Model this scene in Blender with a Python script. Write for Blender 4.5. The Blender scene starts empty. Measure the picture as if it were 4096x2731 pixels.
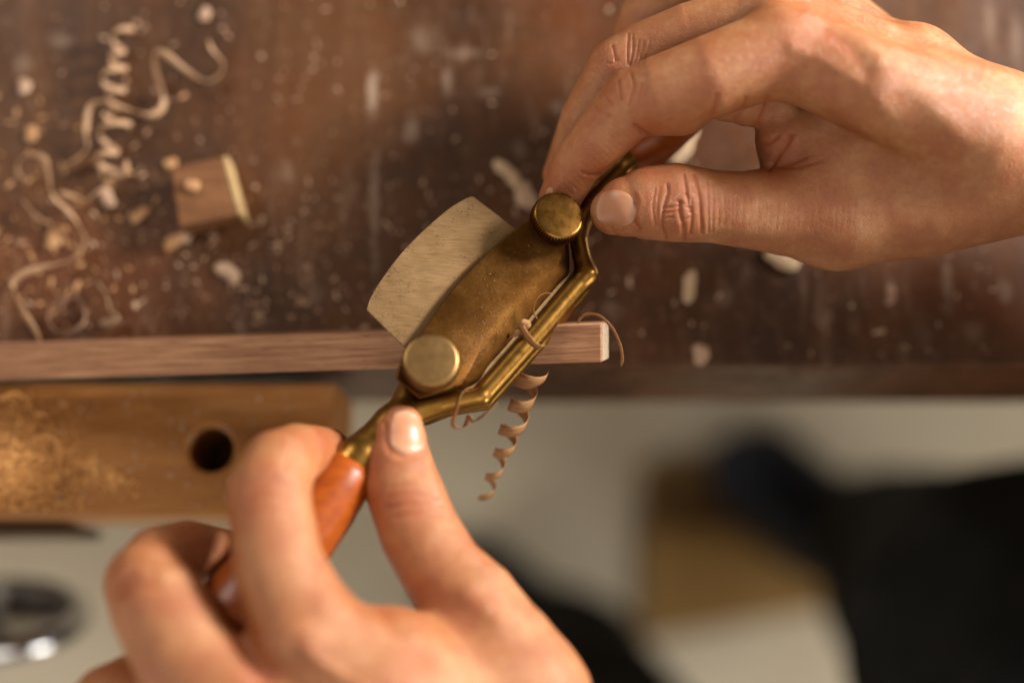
import bpy, bmesh, math, random
import numpy as np
from mathutils import Vector, Matrix
from mathutils.bvhtree import BVHTree

S = bpy.context.scene
COL = S.collection
rad = math.radians
random.seed(7)
RNG = np.random.default_rng(11)

# ------------------------------------------------------------------ camera, world, lamps, exposure
TILT = rad(11.0)
FOC = 410.0                      # focus distance, mm
KPX = 0.72 / 4096                # 36 mm sensor / 50 mm lens, per photo pixel
HB = 463.0                       # camera height over the bench top, mm
cam_d = bpy.data.cameras.new('camera')
cam = bpy.data.objects.new('camera', cam_d)
COL.objects.link(cam)
cam.location = (0, 0, HB / 1000)
cam.rotation_euler = (TILT, 0, 0)
cam_d.lens = 50
cam_d.sensor_width = 36
cam_d.clip_start = 0.01
cam_d.clip_end = 50
cam_d.dof.use_dof = True
cam_d.dof.focus_distance = FOC / 1000
cam_d.dof.aperture_fstop = 2.3
S.camera = cam

W = bpy.data.worlds.new('World')
S.world = W
W.use_nodes = True
W.node_tree.nodes['Background'].inputs[0].default_value = (1.0, 0.82, 0.66, 1)
W.node_tree.nodes['Background'].inputs[1].default_value = 0.19


def area(name, loc, target, sx, sy, power, color):
    d = bpy.data.lights.new(name, 'AREA')
    d.shape = 'RECTANGLE'
    d.size, d.size_y, d.energy, d.color = sx, sy, power, color
    o = bpy.data.objects.new(name, d)
    COL.objects.link(o)
    o.location = loc
    v = Vector(target) - Vector(loc)
    o.rotation_euler = v.to_track_quat('-Z', 'Y').to_euler()
    return o


area('window_light', (0.70, 0.42, 0.38), (0.08, 0.05, 0.06), 0.18, 0.20, 22, (1.0, 0.965, 0.92))
area('ceiling_light', (0.4, -0.7, 1.75), (0.1, -0.3, 0.0), 1.4, 1.1, 11, (1.0, 0.91, 0.80))
area('back_window_light', (-0.75, 0.85, 0.85), (-0.08, 0.03, 0.0), 0.35, 0.35, 7, (1.0, 0.92, 0.82))
area('front_window_light', (-1.25, -1.0, 0.30), (0.1, -0.25, -0.7), 0.6, 0.7, 12, (1.0, 0.96, 0.90))
area('side_window_light', (1.5, -0.75, 0.30), (0.0, -0.2, -0.5), 0.4, 0.8, 15, (1.0, 0.95, 0.88))

S.view_settings.view_transform = 'Standard'
S.view_settings.look = 'None'
S.view_settings.exposure = 0.0
S.view_settings.gamma = 1.0
S.view_settings.use_curve_mapping = False
S.cycles.use_denoising = True
S.cycles.max_bounces = 8
S.cycles.diffuse_bounces = 4
S.cycles.glossy_bounces = 4
S.cycles.transmission_bounces = 2
S.cycles.caustics_reflective = False
S.cycles.sample_clamp_indirect = 4.0

CM = np.array(Matrix.Translation(cam.location) @ Matrix.Rotation(TILT, 4, 'X'))


# ------------------------------------------------------------------ space helpers (camera frame in mm: x right, y up, z towards the lens from the focus plane)
def P(px, py, dz=0.0):
    D = FOC - dz
    return np.array([(px - 2048) * KPX * D, -(py - 1365.5) * KPX * D, dz])


def pxr(r, dz):
    return r * KPX * (FOC - dz)


def to_world(v):
    v = np.atleast_2d(np.asarray(v, float)).copy()
    v[:, 2] -= FOC
    v = v / 1000.0
    return v @ CM[:3, :3].T + CM[:3, 3]


def Wp(px, py, dz=0.0):
    return Vector(to_world(P(px, py, dz))[0])


def Wz(px, py, z_mm):
    """world point where the sight line through a photo pixel meets the level z"""
    d = CM[:3, :3] @ np.array([(px - 2048) * KPX, -(py - 1365.5) * KPX, -1.0])
    o = CM[:3, 3]
    t = (z_mm / 1000 - o[2]) / d[2]
    return Vector(o + t * d)


# spokeshave plane: u along the tool (to the upper right), v across it (towards the front bar)
T0 = P(1950, 1250, 2.0)
SU, SV = -0.348, 0.015
_u = np.array([0.663, 0.748, SU])
_v = np.array([0.748, -0.663, SV])
TN = np.cross(_v, _u)
TN = TN / np.linalg.norm(TN)
if TN[2] < 0:
    TN = -TN


def T(px, py, h=0.0):
    """camera-frame point on the tool plane raised by h mm"""
    d = np.array([(px - 2048) * KPX, -(py - 1365.5) * KPX, -1.0])
    o = np.array([0, 0, FOC])
    q = T0 + TN * h
    t = np.dot(q - o, TN) / np.dot(d, TN)
    return o + t * d


# ------------------------------------------------------------------ object helpers
def tag(o, label=None, cat=None, group=None, kind=None):
    for k, v in (('label', label), ('category', cat), ('group', group), ('kind', kind)):
        if v:
            o[k] = v
    return o


def empty(name, loc, label, cat, group=None):
    o = bpy.data.objects.new(name, None)
    COL.objects.link(o)
    o.location = loc
    o.empty_display_size = 0.01
    return tag(o, label, cat, group)


def link(name, me, mat, parent=None, smooth=False):
    o = bpy.data.objects.new(name, me)
    COL.objects.link(o)
    if mat:
        me.materials.append(mat)
    if smooth:
        me.polygons.foreach_set('use_smooth', np.ones(len(me.polygons), bool))
    if parent:
        o.parent = parent
        o.matrix_parent_inverse = Matrix.Translation(-Vector(parent.location)) if parent.parent is None else Matrix()
        if parent.parent is not None:
            o.matrix_parent_inverse = Matrix()
    return o


def mesh_np(name, V, F):
    me = bpy.data.meshes.new(name)
    V = np.ascontiguousarray(V, np.float32)
    me.vertices.add(len(V))
    me.vertices.foreach_set('co', V.ravel())
    if isinstance(F, np.ndarray):
        n, k = F.shape
        me.loops.add(n * k)
        me.loops.foreach_set('vertex_index', np.ascontiguousarray(F, np.int32).ravel())
        me.polygons.add(n)
        me.polygons.foreach_set('loop_start', np.arange(0, n * k, k, dtype=np.int32))
        me.update(calc_edges=True)
        me.validate()
    else:
        me = bpy.data.meshes.new(name)
        me.from_pydata([tuple(v) for v in V], [], F)
    return me


def bm_mesh(name, bm):
    me = bpy.data.meshes.new(name)
    bm.to_mesh(me)
    bm.free()
    return me


def bevel(o, w, seg=2, ang=35):
    m = o.modifiers.new('bevel', 'BEVEL')
    m.width = w
    m.segments = seg
    m.limit_method = 'ANGLE'
    m.angle_limit = rad(ang)
    return o


def smooth_all(o, ang=40):
    me = o.data
    me.polygons.foreach_set('use_smooth', np.ones(len(me.polygons), bool))
    try:
        me.set_sharp_from_angle(angle=rad(ang))
    except Exception:
        pass
    return o


def prism(name, top, bot, mat, parent=None, bev=0.0, seg=2):
    """closed solid from two rings of world points"""
    n = len(top)
    V = [tuple(p) for p in top] + [tuple(p) for p in bot]
    F = [list(range(n)), list(range(2 * n - 1, n - 1, -1))]
    F += [[i, i + n, (i + 1) % n + n, (i + 1) % n] for i in range(n)]
    me = bpy.data.meshes.new(name)
    me.from_pydata(V, [], F)
    bm = bmesh.new()
    bm.from_mesh(me)
    bmesh.ops.recalc_face_normals(bm, faces=bm.faces)
    bm.to_mesh(me)
    bm.free()
    o = link(name, me, mat, parent)
    if bev:
        bevel(o, bev, seg)
        smooth_all(o, 50)
    return o


def catmull(pts, n=8):
    pts = [np.asarray(p, float) for p in pts]
    out = []
    m = len(pts)
    for i in range(m - 1):
        p0, p1, p2, p3 = pts[max(i - 1, 0)], pts[i], pts[i + 1], pts[min(i + 2, m - 1)]
        for k in range(n):
            t = k / n
            out.append(0.5 * (2 * p1 + (p2 - p0) * t + (2 * p0 - 5 * p1 + 4 * p2 - p3) * t * t + (3 * p1 - p0 - 3 * p2 + p3) * t ** 3))
    out.append(pts[-1])
    return np.array(out)


def lathe_mesh(name, p0, p1, prof, n=40, world=True, ridge=0.0, ridges=0, ridge_rows=()):
    """prof: (distance along axis mm, radius mm) rings; camera-frame axis p0->p1"""
    a = (p1 - p0) / np.linalg.norm(p1 - p0)
    t = np.array([1.0, 0, 0]) if abs(a[0]) < 0.8 else np.array([0, 1.0, 0])
    e1 = np.cross(a, t)
    e1 /= np.linalg.norm(e1)
    e2 = np.cross(a, e1)
    V, F = [], []
    for k, (s, r) in enumerate(prof):
        for i in range(n):
            th = 2 * math.pi * i / n
            rr = r
            if k in ridge_rows and ridges:
                rr = r - ridge * (0.5 + 0.5 * math.cos(ridges * th))
            V.append(p0 + a * s + e1 * rr * math.cos(th) + e2 * rr * math.sin(th))
    m = len(prof)
    for k in range(m - 1):
        for i in range(n):
            F.append([k * n + i, k * n + (i + 1) % n, (k + 1) * n + (i + 1) % n, (k + 1) * n + i])
    F.append(list(range(n))[::-1])
    F.append([(m - 1) * n + i for i in range(n)])
    me = bpy.data.meshes.new(name)
    me.from_pydata([tuple(v) for v in to_world(np.array(V))], [], F)
    bm = bmesh.new()
    bm.from_mesh(me)
    bmesh.ops.recalc_face_normals(bm, faces=bm.faces)
    bm.to_mesh(me)
    bm.free()
    return me


def ribbon_mesh(name, C, Wd, thick):
    """C: n x 3 centre line (camera frame mm), Wd: n x 3 half width vectors, thick in mm"""
    C = np.asarray(C, float)
    Wd = np.asarray(Wd, float)
    n = len(C)
    tan = np.gradient(C, axis=0)
    nor = np.cross(tan, Wd)
    nor /= np.linalg.norm(nor, axis=1)[:, None] + 1e-9
    h = nor * thick / 2
    A = [C - Wd + h, C + h * 1.0, C + Wd + h, C + Wd - h, C - h, C - Wd - h]
    V = np.stack(A, 1).reshape(-1, 3)
    F = []
    for i in range(n - 1):
        for k in range(6):
            a, b = i * 6 + k, i * 6 + (k + 1) % 6
            F.append([a, b, b + 6, a + 6])
    F.append([0, 1, 2, 3, 4, 5])
    F.append([(n - 1) * 6 + k for k in range(5, -1, -1)])
    me = bpy.data.meshes.new(name)
    me.from_pydata([tuple(v) for v in to_world(V)], [], F)
    bm = bmesh.new()
    bm.from_mesh(me)
    bmesh.ops.recalc_face_normals(bm, faces=bm.faces)
    bm.to_mesh(me)
    bm.free()
    uv = me.uv_layers.new(name='UVMap')
    L = np.concatenate([[0], np.cumsum(np.linalg.norm(np.diff(C, axis=0), axis=1))])
    vi = np.zeros(len(me.loops), np.int32)
    me.loops.foreach_get('vertex_index', vi)
    u = L[vi // 6]
    v = np.array([0, .5, 1, 1, .5, 0])[vi % 6]
    uv.data.foreach_set('uv', np.stack([u, v], 1).astype(np.float32).ravel())
    return me


# ------------------------------------------------------------------ implicit surfaces (numpy) -> one continuous mesh
class Field:
    def __init__(self, lo, hi, vox):
        self.lo = np.array(lo, float)
        self.vox = vox
        self.n = np.ceil((np.array(hi, float) - self.lo) / vox).astype(int) + 1
        self.D = np.full(self.n, 30.0, np.float32)

    def block(self, a, b, m):
        i0 = np.clip(np.floor((np.minimum(a, b) - m - self.lo) / self.vox).astype(int), 0, self.n)
        i1 = np.clip(np.ceil((np.maximum(a, b) + m - self.lo) / self.vox).astype(int) + 1, 0, self.n)
        return i0, i1

    def coords(self, i0, i1):
        return [(self.lo[k] + self.vox * np.arange(i0[k], i1[k], dtype=np.float32)).reshape([-1 if j == k else 1 for j in range(3)]).astype(np.float32) for k in range(3)]

    @staticmethod
    def smin(a, b, k):
        if k <= 0:
            return np.minimum(a, b)
        h = np.maximum(k - np.abs(a - b), 0) / k
        return np.minimum(a, b) - h * h * k * 0.25

    def chain(self, pts, k=1.5, fz=1.0, into=None):
        """pts: (x,y,z,r) in mm"""
        G = self.D if into is None else into
        D = self.new()
        for (p, q) in zip(pts[:-1], pts[1:]) if len(pts) > 1 else [(pts[0], pts[0])]:
            a, b = np.array(p[:3], float), np.array(q[:3], float)
            ra, rb = p[3], q[3]
            i0, i1 = self.block(a, b, max(ra, rb) + 9)
            if np.any(i1 <= i0):
                continue
            X, Y, Z = self.coords(i0, i1)
            ab = b - a
            L2 = max(float(ab @ ab), 1e-6)
            t = ((X - a[0]) * ab[0] + (Y - a[1]) * ab[1] + (Z - a[2]) * ab[2]) / L2
            np.clip(t, 0, 1, out=t)
            d = np.sqrt((X - a[0] - t * ab[0]) ** 2 + (Y - a[1] - t * ab[1]) ** 2 + ((Z - a[2] - t * ab[2]) / fz) ** 2) - (ra + (rb - ra) * t)
            sl = tuple(slice(i0[j], i1[j]) for j in range(3))
            D[sl] = np.minimum(D[sl], d)
        G[...] = self.smin(G, D, k)
        return G

    def new(self):
        return np.full(self.n, 30.0, np.float32)

    def merge(self, E, k):
        self.D = self.smin(self.D, E, k)

    def sample(self, V):
        q = (V - self.lo) / self.vox
        i = np.clip(np.floor(q).astype(int), 0, self.n - 2)
        t = q - i
        out = 0
        for a in (0, 1):
            for b in (0, 1):
                for c in (0, 1):
                    w = (t[:, 0] if a else 1 - t[:, 0]) * (t[:, 1] if b else 1 - t[:, 1]) * (t[:, 2] if c else 1 - t[:, 2])
                    out = out + w * self.D[i[:, 0] + a, i[:, 1] + b, i[:, 2] + c]
        return out

    def project(self, V, it=3):
        e = self.vox * 0.7
        for _ in range(it):
            g = np.stack([self.sample(V + np.eye(3)[k] * e) - self.sample(V - np.eye(3)[k] * e) for k in range(3)], 1) / (2 * e)
            V = V - np.clip(self.sample(V), -0.3, 0.3)[:, None] * g / np.maximum((g * g).sum(1), 0.2)[:, None]
        return V

    def surface(self):
        D = self.D
        D[0], D[-1], D[:, 0], D[:, -1], D[:, :, 0], D[:, :, -1] = 5, 5, 5, 5, 5, 5
        nx, ny, nz = D.shape
        ins = D < 0
        c = [ins[i:nx - 1 + i, j:ny - 1 + j, k:nz - 1 + k] for i in (0, 1) for j in (0, 1) for k in (0, 1)]
        s = sum(x.astype(np.int8) for x in c)
        act = (s > 0) & (s < 8)
        idx = np.argwhere(act)
        vid = np.full(act.shape, -1, np.int64)
        vid[act] = np.arange(len(idx))
        acc = np.zeros((len(idx), 3))
        cnt = np.zeros(len(idx))
        corners = [(i, j, k) for i in (0, 1) for j in (0, 1) for k in (0, 1)]
        for a in corners:
            for ax in range(3):
                if a[ax]:
                    continue
                b = list(a)
                b[ax] = 1
                da = D[idx[:, 0] + a[0], idx[:, 1] + a[1], idx[:, 2] + a[2]]
                db = D[idx[:, 0] + b[0], idx[:, 1] + b[1], idx[:, 2] + b[2]]
                m = (da < 0) != (db < 0)
                t = np.where(m, da / np.where(m, da - db, 1), 0)
                pos = np.repeat(np.array(a, float)[None], len(idx), 0)
                pos[:, ax] += t
                acc += pos * m[:, None]
                cnt += m
        V = self.lo + self.vox * (idx + acc / cnt[:, None])
        F = []
        for ax in range(3):
            sl0 = [slice(1, -1)] * 3
            sl1 = [slice(1, -1)] * 3
            sl0[ax] = slice(0, -1)
            sl1[ax] = slice(1, None)
            A, B = ins[tuple(sl0)], ins[tuple(sl1)]
            e = np.argwhere(A != B)
            off = np.ones(3, int)
            off[ax] = 0
            fl = A[e[:, 0], e[:, 1], e[:, 2]]
            e = e + off
            o1, o2 = [(1, 2), (2, 0), (0, 1)][ax]
            q = []
            for (s1, s2) in ((-1, -1), (0, -1), (0, 0), (-1, 0)):
                w = e.copy()
                w[:, o1] += s1
                w[:, o2] += s2
                q.append(vid[w[:, 0], w[:, 1], w[:, 2]])
            q = np.stack(q, 1)
            q[~fl] = q[~fl][:, ::-1]
            F.append(q)
        F = np.concatenate(F)
        F = F[(F >= 0).all(1)]
        return V, F


def laplace(V, F, it=4):
    E = np.concatenate([F[:, [0, 1]], F[:, [1, 2]], F[:, [2, 3]], F[:, [3, 0]]])
    i, j = E[:, 0], E[:, 1]
    n = len(V)
    deg = np.bincount(i, minlength=n) + np.bincount(j, minlength=n)
    for k in range(it):
        for lam in (0.55, -0.52):
            A = np.stack([np.bincount(i, V[j, c], n) + np.bincount(j, V[i, c], n) for c in range(3)], 1) / deg[:, None]
            V = V + lam * (A - V)
    return V


def subdivide(me):
    o = bpy.data.objects.new('working', me)
    COL.objects.link(o)
    m = o.modifiers.new('subd', 'SUBSURF')
    m.levels = 1
    dg = bpy.context.evaluated_depsgraph_get()
    r = bpy.data.meshes.new_from_object(o.evaluated_get(dg))
    bpy.data.objects.remove(o)
    return r


def read_co(me):
    a = np.zeros(len(me.vertices) * 3, np.float32)
    me.vertices.foreach_get('co', a)
    b = np.zeros(len(me.vertices) * 3, np.float32)
    me.vertices.foreach_get('normal', b)
    return a.reshape(-1, 3).astype(float), b.reshape(-1, 3).astype(float)


def px_of(V):
    D = FOC - V[:, 2]
    return 2048 + V[:, 0] / (KPX * D), 1365.5 - V[:, 1] / (KPX * D)


def seg_dist(x, y, pts):
    d = np.full(len(x), 1e9)
    for (ax, ay), (bx, by) in zip(pts[:-1], pts[1:]):
        vx, vy = bx - ax, by - ay
        t = np.clip(((x - ax) * vx + (y - ay) * vy) / (vx * vx + vy * vy + 1e-9), 0, 1)
        d = np.minimum(d, np.hypot(x - ax - t * vx, y - ay - t * vy))
    return d


# ------------------------------------------------------------------ materials
def nodes_of(m):
    m.use_nodes = True
    return m.node_tree.nodes, m.node_tree.links


class Mat:
    def __init__(self, name, rough=0.5, metal=0.0, spec=0.5, coords='Object'):
        self.m = bpy.data.materials.new(name)
        self.N, self.L = nodes_of(self.m)
        self.b = self.N['Principled BSDF']
        self.b.inputs['Roughness'].default_value = rough
        self.b.inputs['Metallic'].default_value = metal
        self.b.inputs['Specular IOR Level'].default_value = spec
        self.tc = self.N.new('ShaderNodeTexCoord').outputs[coords]

    def map(self, scale=(1, 1, 1), rot=(0, 0, 0), src=None):
        n = self.N.new('ShaderNodeMapping')
        n.inputs['Scale'].default_value = scale
        n.inputs['Rotation'].default_value = rot
        self.L.new(src or self.tc, n.inputs['Vector'])
        return n.outputs[0]

    def noise(self, scale, detail=4, rough=0.55, vec=None, dist=0.0):
        n = self.N.new('ShaderNodeTexNoise')
        n.inputs['Scale'].default_value = scale
        n.inputs['Detail'].default_value = detail
        n.inputs['Roughness'].default_value = rough
        n.inputs['Distortion'].default_value = dist
        self.L.new(vec or self.tc, n.inputs['Vector'])
        return n.outputs['Fac']

    def voro(self, scale, vec=None, feature='F1', out='Distance', rnd=1.0):
        n = self.N.new('ShaderNodeTexVoronoi')
        n.feature = feature
        n.inputs['Scale'].default_value = scale
        n.inputs['Randomness'].default_value = rnd
        self.L.new(vec or self.tc, n.inputs['Vector'])
        return n.outputs[out]

    def ramp(self, fac, stops):
        n = self.N.new('ShaderNodeValToRGB')
        e = n.color_ramp.elements
        while len(e) < len(stops):
            e.new(0.5)
        for i, (p, c) in enumerate(stops):
            e[i].position = p
            e[i].color = (c if len(c) == 4 else (*c, 1)) if not isinstance(c, (int, float)) else (c, c, c, 1)
        self.L.new(fac, n.inputs[0])
        return n.outputs[0]

    def mix(self, fac, a, b, mode='MIX'):
        n = self.N.new('ShaderNodeMix')
        n.data_type = 'RGBA'
        n.blend_type = mode
        n.clamp_factor = True
        for s, v in ((n.inputs[0], fac), (n.inputs[6], a), (n.inputs[7], b)):
            if isinstance(v, (int, float)):
                s.default_value = v
            elif isinstance(v, tuple):
                s.default_value = (*v, 1) if len(v) == 3 else v
            else:
                self.L.new(v, s)
        return n.outputs[2]

    def math(self, op, a, b=0.0):
        n = self.N.new('ShaderNodeMath')
        n.operation = op
        for s, v in ((n.inputs[0], a), (n.inputs[1], b)):
            if isinstance(v, (int, float)):
                s.default_value = v
            else:
                self.L.new(v, s)
        return n.outputs[0]

    def attr(self, name):
        n = self.N.new('ShaderNodeAttribute')
        n.attribute_name = name
        return n.outputs['Fac']

    def color(self, c):
        if isinstance(c, tuple):
            self.b.inputs['Base Color'].default_value = (*c, 1)
        else:
            self.L.new(c, self.b.inputs['Base Color'])

    def rough(self, r):
        self.L.new(r, self.b.inputs['Roughness'])

    def bump(self, h, dist, strength=1.0, prev=None):
        n = self.N.new('ShaderNodeBump')
        n.inputs['Distance'].default_value = dist
        n.inputs['Strength'].default_value = strength
        self.L.new(h, n.inputs['Height'])
        if prev:
            self.L.new(prev, n.inputs['Normal'])
        self.L.new(n.outputs[0], self.b.inputs['Normal'])
        return n.outputs[0]


def mat_skin(name, base, red, pale, spec=0.55, rough=0.40):
    a = Mat(name, rough, 0, spec)
    n1 = a.noise(90, 6, 0.68)
    n2 = a.noise(520, 4, 0.65)
    c = a.ramp(n1, [(0.36, red), (0.52, base), (0.66, pale)])
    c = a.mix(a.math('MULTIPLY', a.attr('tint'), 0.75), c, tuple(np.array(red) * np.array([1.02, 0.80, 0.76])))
    c = a.mix(a.math('MULTIPLY', a.ramp(n2, [(0.40, 0.0), (0.66, 1.0)]), 0.34), c, tuple(np.array(red) * 0.74))
    a.color(c)
    a.b.inputs['Subsurface Weight'].default_value = 0.35
    a.b.inputs['Subsurface Radius'].default_value = (1.0, 0.32, 0.16)
    a.b.inputs['Subsurface Scale'].default_value = 0.0022
    a.rough(a.ramp(a.noise(300, 3), [(0.3, rough - 0.07), (0.7, rough + 0.1)]))
    v = a.voro(1500, vec=a.map((1, 1.7, 1), (0, 0, 0.7)), feature='DISTANCE_TO_EDGE')
    p = a.bump(a.ramp(v, [(0.0, 0.0), (0.22, 1.0)]), 0.00013, 0.6)
    a.bump(a.noise(900, 4, 0.65), 0.00032, 0.55, p)
    return a.m


SKIN = mat_skin('skin', (0.385, 0.150, 0.053), (0.335, 0.105, 0.036), (0.445, 0.207, 0.087))


def mat_nail():
    a = Mat('fingernail', 0.42, 0, 0.5)
    c = a.ramp(a.noise(160, 3), [(0.3, (0.40, 0.168, 0.084)), (0.7, (0.45, 0.205, 0.108))])
    c = a.mix(a.ramp(a.attr('along'), [(0.0, 0.75), (0.16, 0.05), (0.70, 0.0), (0.90, 0.45)]), c, (0.50, 0.30, 0.19))
    a.color(c)
    a.b.inputs['Subsurface Weight'].default_value = 0.25
    a.b.inputs['Subsurface Radius'].default_value = (1.0, 0.4, 0.25)
    a.b.inputs['Subsurface Scale'].default_value = 0.0015
    return a.m


NAIL = mat_nail()


def mat_brass(name, c0, c1, c2, rough=0.36, scale=1.0, speck=0.0):
    a = Mat(name, rough, 1.0)
    n1 = a.noise(90 * scale, 6, 0.62)
    n2 = a.noise(900 * scale, 5, 0.65)
    c = a.ramp(n1, [(0.30, c0), (0.52, c1), (0.72, c2)])
    c = a.mix(a.math('MULTIPLY', a.ramp(n2, [(0.42, 0.0), (0.70, 1.0)]), 0.5), c, c0)
    a.color(c)
    a.rough(a.ramp(a.noise(350 * scale, 5, 0.6), [(0.3, rough - 0.02), (0.7, rough + 0.05)]))
    a.bump(a.noise(2600 * scale, 4, 0.6), 0.00003, 0.10 + speck)
    return a.m


BRASS = mat_brass('brass', (0.20, 0.092, 0.018), (0.31, 0.158, 0.033), (0.36, 0.190, 0.045), 0.32)
BRASS_SATIN_LIT = mat_brass('lit_satin_brass', (0.20, 0.112, 0.040), (0.27, 0.160, 0.062), (0.32, 0.20, 0.085), 0.44, 0.6)  # satin left thumbscrew, lightened: ceiling reflection put into its colour
BRASS_CAP = mat_brass('worn_brass', (0.066, 0.026, 0.006), (0.112, 0.047, 0.010), (0.165, 0.078, 0.020), 0.42, 1.1, 0.55)
BRASS_KNOB = mat_brass('polished_brass', (0.13, 0.058, 0.012), (0.22, 0.105, 0.023), (0.26, 0.130, 0.032), 0.28, 1.6)


def mat_steel():
    a = Mat('blade_steel', 0.36, 0.72)
    n = a.noise(150, 5, 0.6)
    c = a.ramp(n, [(0.3, (0.225, 0.127, 0.050)), (0.7, (0.29, 0.175, 0.078))])
    v = a.voro(1100, feature='F1')
    sp = a.math('MULTIPLY', a.ramp(v, [(0.16, 1.0), (0.34, 0.0)]), a.ramp(a.noise(160, 4, 0.7), [(0.50, 0.0), (0.62, 0.8)]))
    c = a.mix(sp, c, (0.07, 0.045, 0.025))
    st = a.ramp(a.noise(70, 6, 0.7, dist=0.6), [(0.60, 0.0), (0.74, 1.0)])
    c = a.mix(a.math('MULTIPLY', st, 0.40), c, (0.26, 0.17, 0.085))
    for (px, py, rx, ry, amp) in [(1500, 1170, 2.2, 3.2, 0.9), (1560, 1085, 2.4, 3.4, 1.0), (1640, 985, 2.6, 3.0, 0.7), (1720, 905, 3.0, 2.4, 0.5), (1880, 850, 3.4, 5.0, 0.55), (1620, 1140, 6.0, 6.0, 0.45), (1540, 1260, 5.0, 5.0, 0.5), (2020, 960, 3.0, 3.0, 0.4)]:
        w = to_world(T(px, py, 0))[0]
        n = a.N.new('ShaderNodeMapping')
        n.inputs['Location'].default_value = (-w[0] / rx * 1000, -w[1] / ry * 1000, 0)
        n.inputs['Scale'].default_value = (1000 / rx, 1000 / ry, 0)
        a.L.new(a.tc, n.inputs['Vector'])
        ln = a.N.new('ShaderNodeVectorMath')
        ln.operation = 'LENGTH'
        a.L.new(n.outputs[0], ln.inputs[0])
        m = a.math('MULTIPLY', a.ramp(ln.outputs['Value'], [(0.2, 1.0), (1.0, 0.0)]), a.ramp(a.noise(1300, 5, 0.7), [(0.50, 0.0), (0.60, 1.0)]))
        c = a.mix(a.math('MULTIPLY', m, amp), c, (0.060, 0.036, 0.018))
    gl = a.noise(1.0, 3, 0.6, a.map((140, 3200, 800), (0, 0, 0.85)))
    c = a.mix(a.math('MULTIPLY', a.ramp(gl, [(0.50, 0.0), (0.72, 1.0)]), 0.14), c, (0.15, 0.085, 0.038))
    a.color(c)
    a.rough(a.ramp(gl, [(0.3, 0.34), (0.7, 0.52)]))
    a.bump(gl, 0.00003, 0.2)
    return a.m


STEEL = mat_steel()


EDGE = Mat('shaded_edge_steel', 0.45, 0.6)  # blade sides: their shade is put into a darker steel colour
EDGE.color((0.05, 0.034, 0.022))
EDGE = EDGE.m


def mat_wood(name, dark, mid, light, grain=(40, 900, 900), rough=0.6, bump=0.00012, rot=(0, 0, 0), pores=0.5, coords='Object', spec=0.3):
    a = Mat(name, rough, 0, spec, coords)
    g = a.map(grain, rot)
    n1 = a.noise(1.0, 6, 0.62, g, 0.4)
    c = a.ramp(n1, [(0.30, dark), (0.50, mid), (0.70, light)])
    n2 = a.noise(1.0, 2, 0.5, a.map(tuple(x * (2.2 if i else 4.0) for i, x in enumerate(grain)), rot))
    po = a.ramp(n2, [(0.60, 0.0), (0.70, 1.0)])
    c = a.mix(a.math('MULTIPLY', po, pores), c, tuple(np.array(dark) * 0.45))
    a.color(c)
    a.bump(n1, bump, 0.8)
    return a.m


WALNUT = mat_wood('walnut_wood', (0.16, 0.066, 0.029), (0.285, 0.134, 0.064), (0.40, 0.215, 0.115), (40, 900, 900), 0.62)
WALNUT_END = mat_wood('walnut_end_grain', (0.19, 0.125, 0.075), (0.28, 0.20, 0.13), (0.35, 0.26, 0.175), (900, 900, 900), 0.8, pores=0.3)
SHAVING = mat_wood('shaving_wood', (0.25, 0.105, 0.034), (0.40, 0.200, 0.078), (0.52, 0.305, 0.140), (0.10, 9.0, 1.0), 0.6, 0.00003, pores=0.4, coords='UV')
PALE = mat_wood('pale_shaving_wood', (0.42, 0.235, 0.120), (0.58, 0.36, 0.205), (0.70, 0.48, 0.30), (0.10, 9.0, 1.0), 0.6, 0.00003, pores=0.2, coords='UV')
HANDLE = mat_wood('varnished_handle_wood', (0.21, 0.040, 0.003), (0.28, 0.055, 0.004), (0.35, 0.078, 0.007), (60, 420, 420), 0.38, 0.00002, pores=0.3, spec=0.35)
JAW = mat_wood('beech_wood', (0.225, 0.082, 0.017), (0.315, 0.125, 0.028), (0.39, 0.178, 0.050), (18, 120, 120), 0.55, 0.0001, pores=0.2)
BLOCKW = mat_wood('offcut_wood', (0.11, 0.042, 0.015), (0.16, 0.064, 0.022), (0.21, 0.092, 0.034), (60, 400, 400), 0.7)
SAP = mat_wood('sapwood', (0.34, 0.21, 0.085), (0.44, 0.29, 0.125), (0.50, 0.35, 0.165), (60, 300, 300), 0.7, pores=0.2)


def mat_flat(name, c1, c2, scale, rough=0.7, metal=0.0, spec=0.3):
    a = Mat(name, rough, metal, spec)
    a.color(a.ramp(a.noise(scale, 4), [(0.32, c1), (0.68, c2)]))
    return a.m


for m_t in (SHAVING, PALE):
    nt, lt = m_t.node_tree.nodes, m_t.node_tree.links
    pb = nt['Principled BSDF']
    tr = nt.new('ShaderNodeBsdfTranslucent')
    mx = nt.new('ShaderNodeMixShader')
    mx.inputs[0].default_value = 0.35
    lt.new(pb.inputs['Base Color'].links[0].from_socket, tr.inputs[0])
    lt.new(pb.outputs[0], mx.inputs[1])
    lt.new(tr.outputs[0], mx.inputs[2])
    lt.new(mx.outputs[0], nt['Material Output'].inputs[0])
CRUMB_O = mat_flat('orange_sawdust', (0.36, 0.175, 0.070), (0.52, 0.30, 0.145), 300)
CRUMB_J = mat_flat('golden_sawdust', (0.52, 0.225, 0.060), (0.76, 0.410, 0.140), 300)
CRUMB_P = mat_flat('pale_sawdust', (0.34, 0.205, 0.125), (0.48, 0.32, 0.21), 300)
CRUMB_W = mat_flat('brown_sawdust', (0.24, 0.12, 0.07), (0.40, 0.24, 0.16), 300)
CHIPW = mat_flat('chip_wood', (0.40, 0.26, 0.145), (0.54, 0.38, 0.235), 250)
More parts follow.
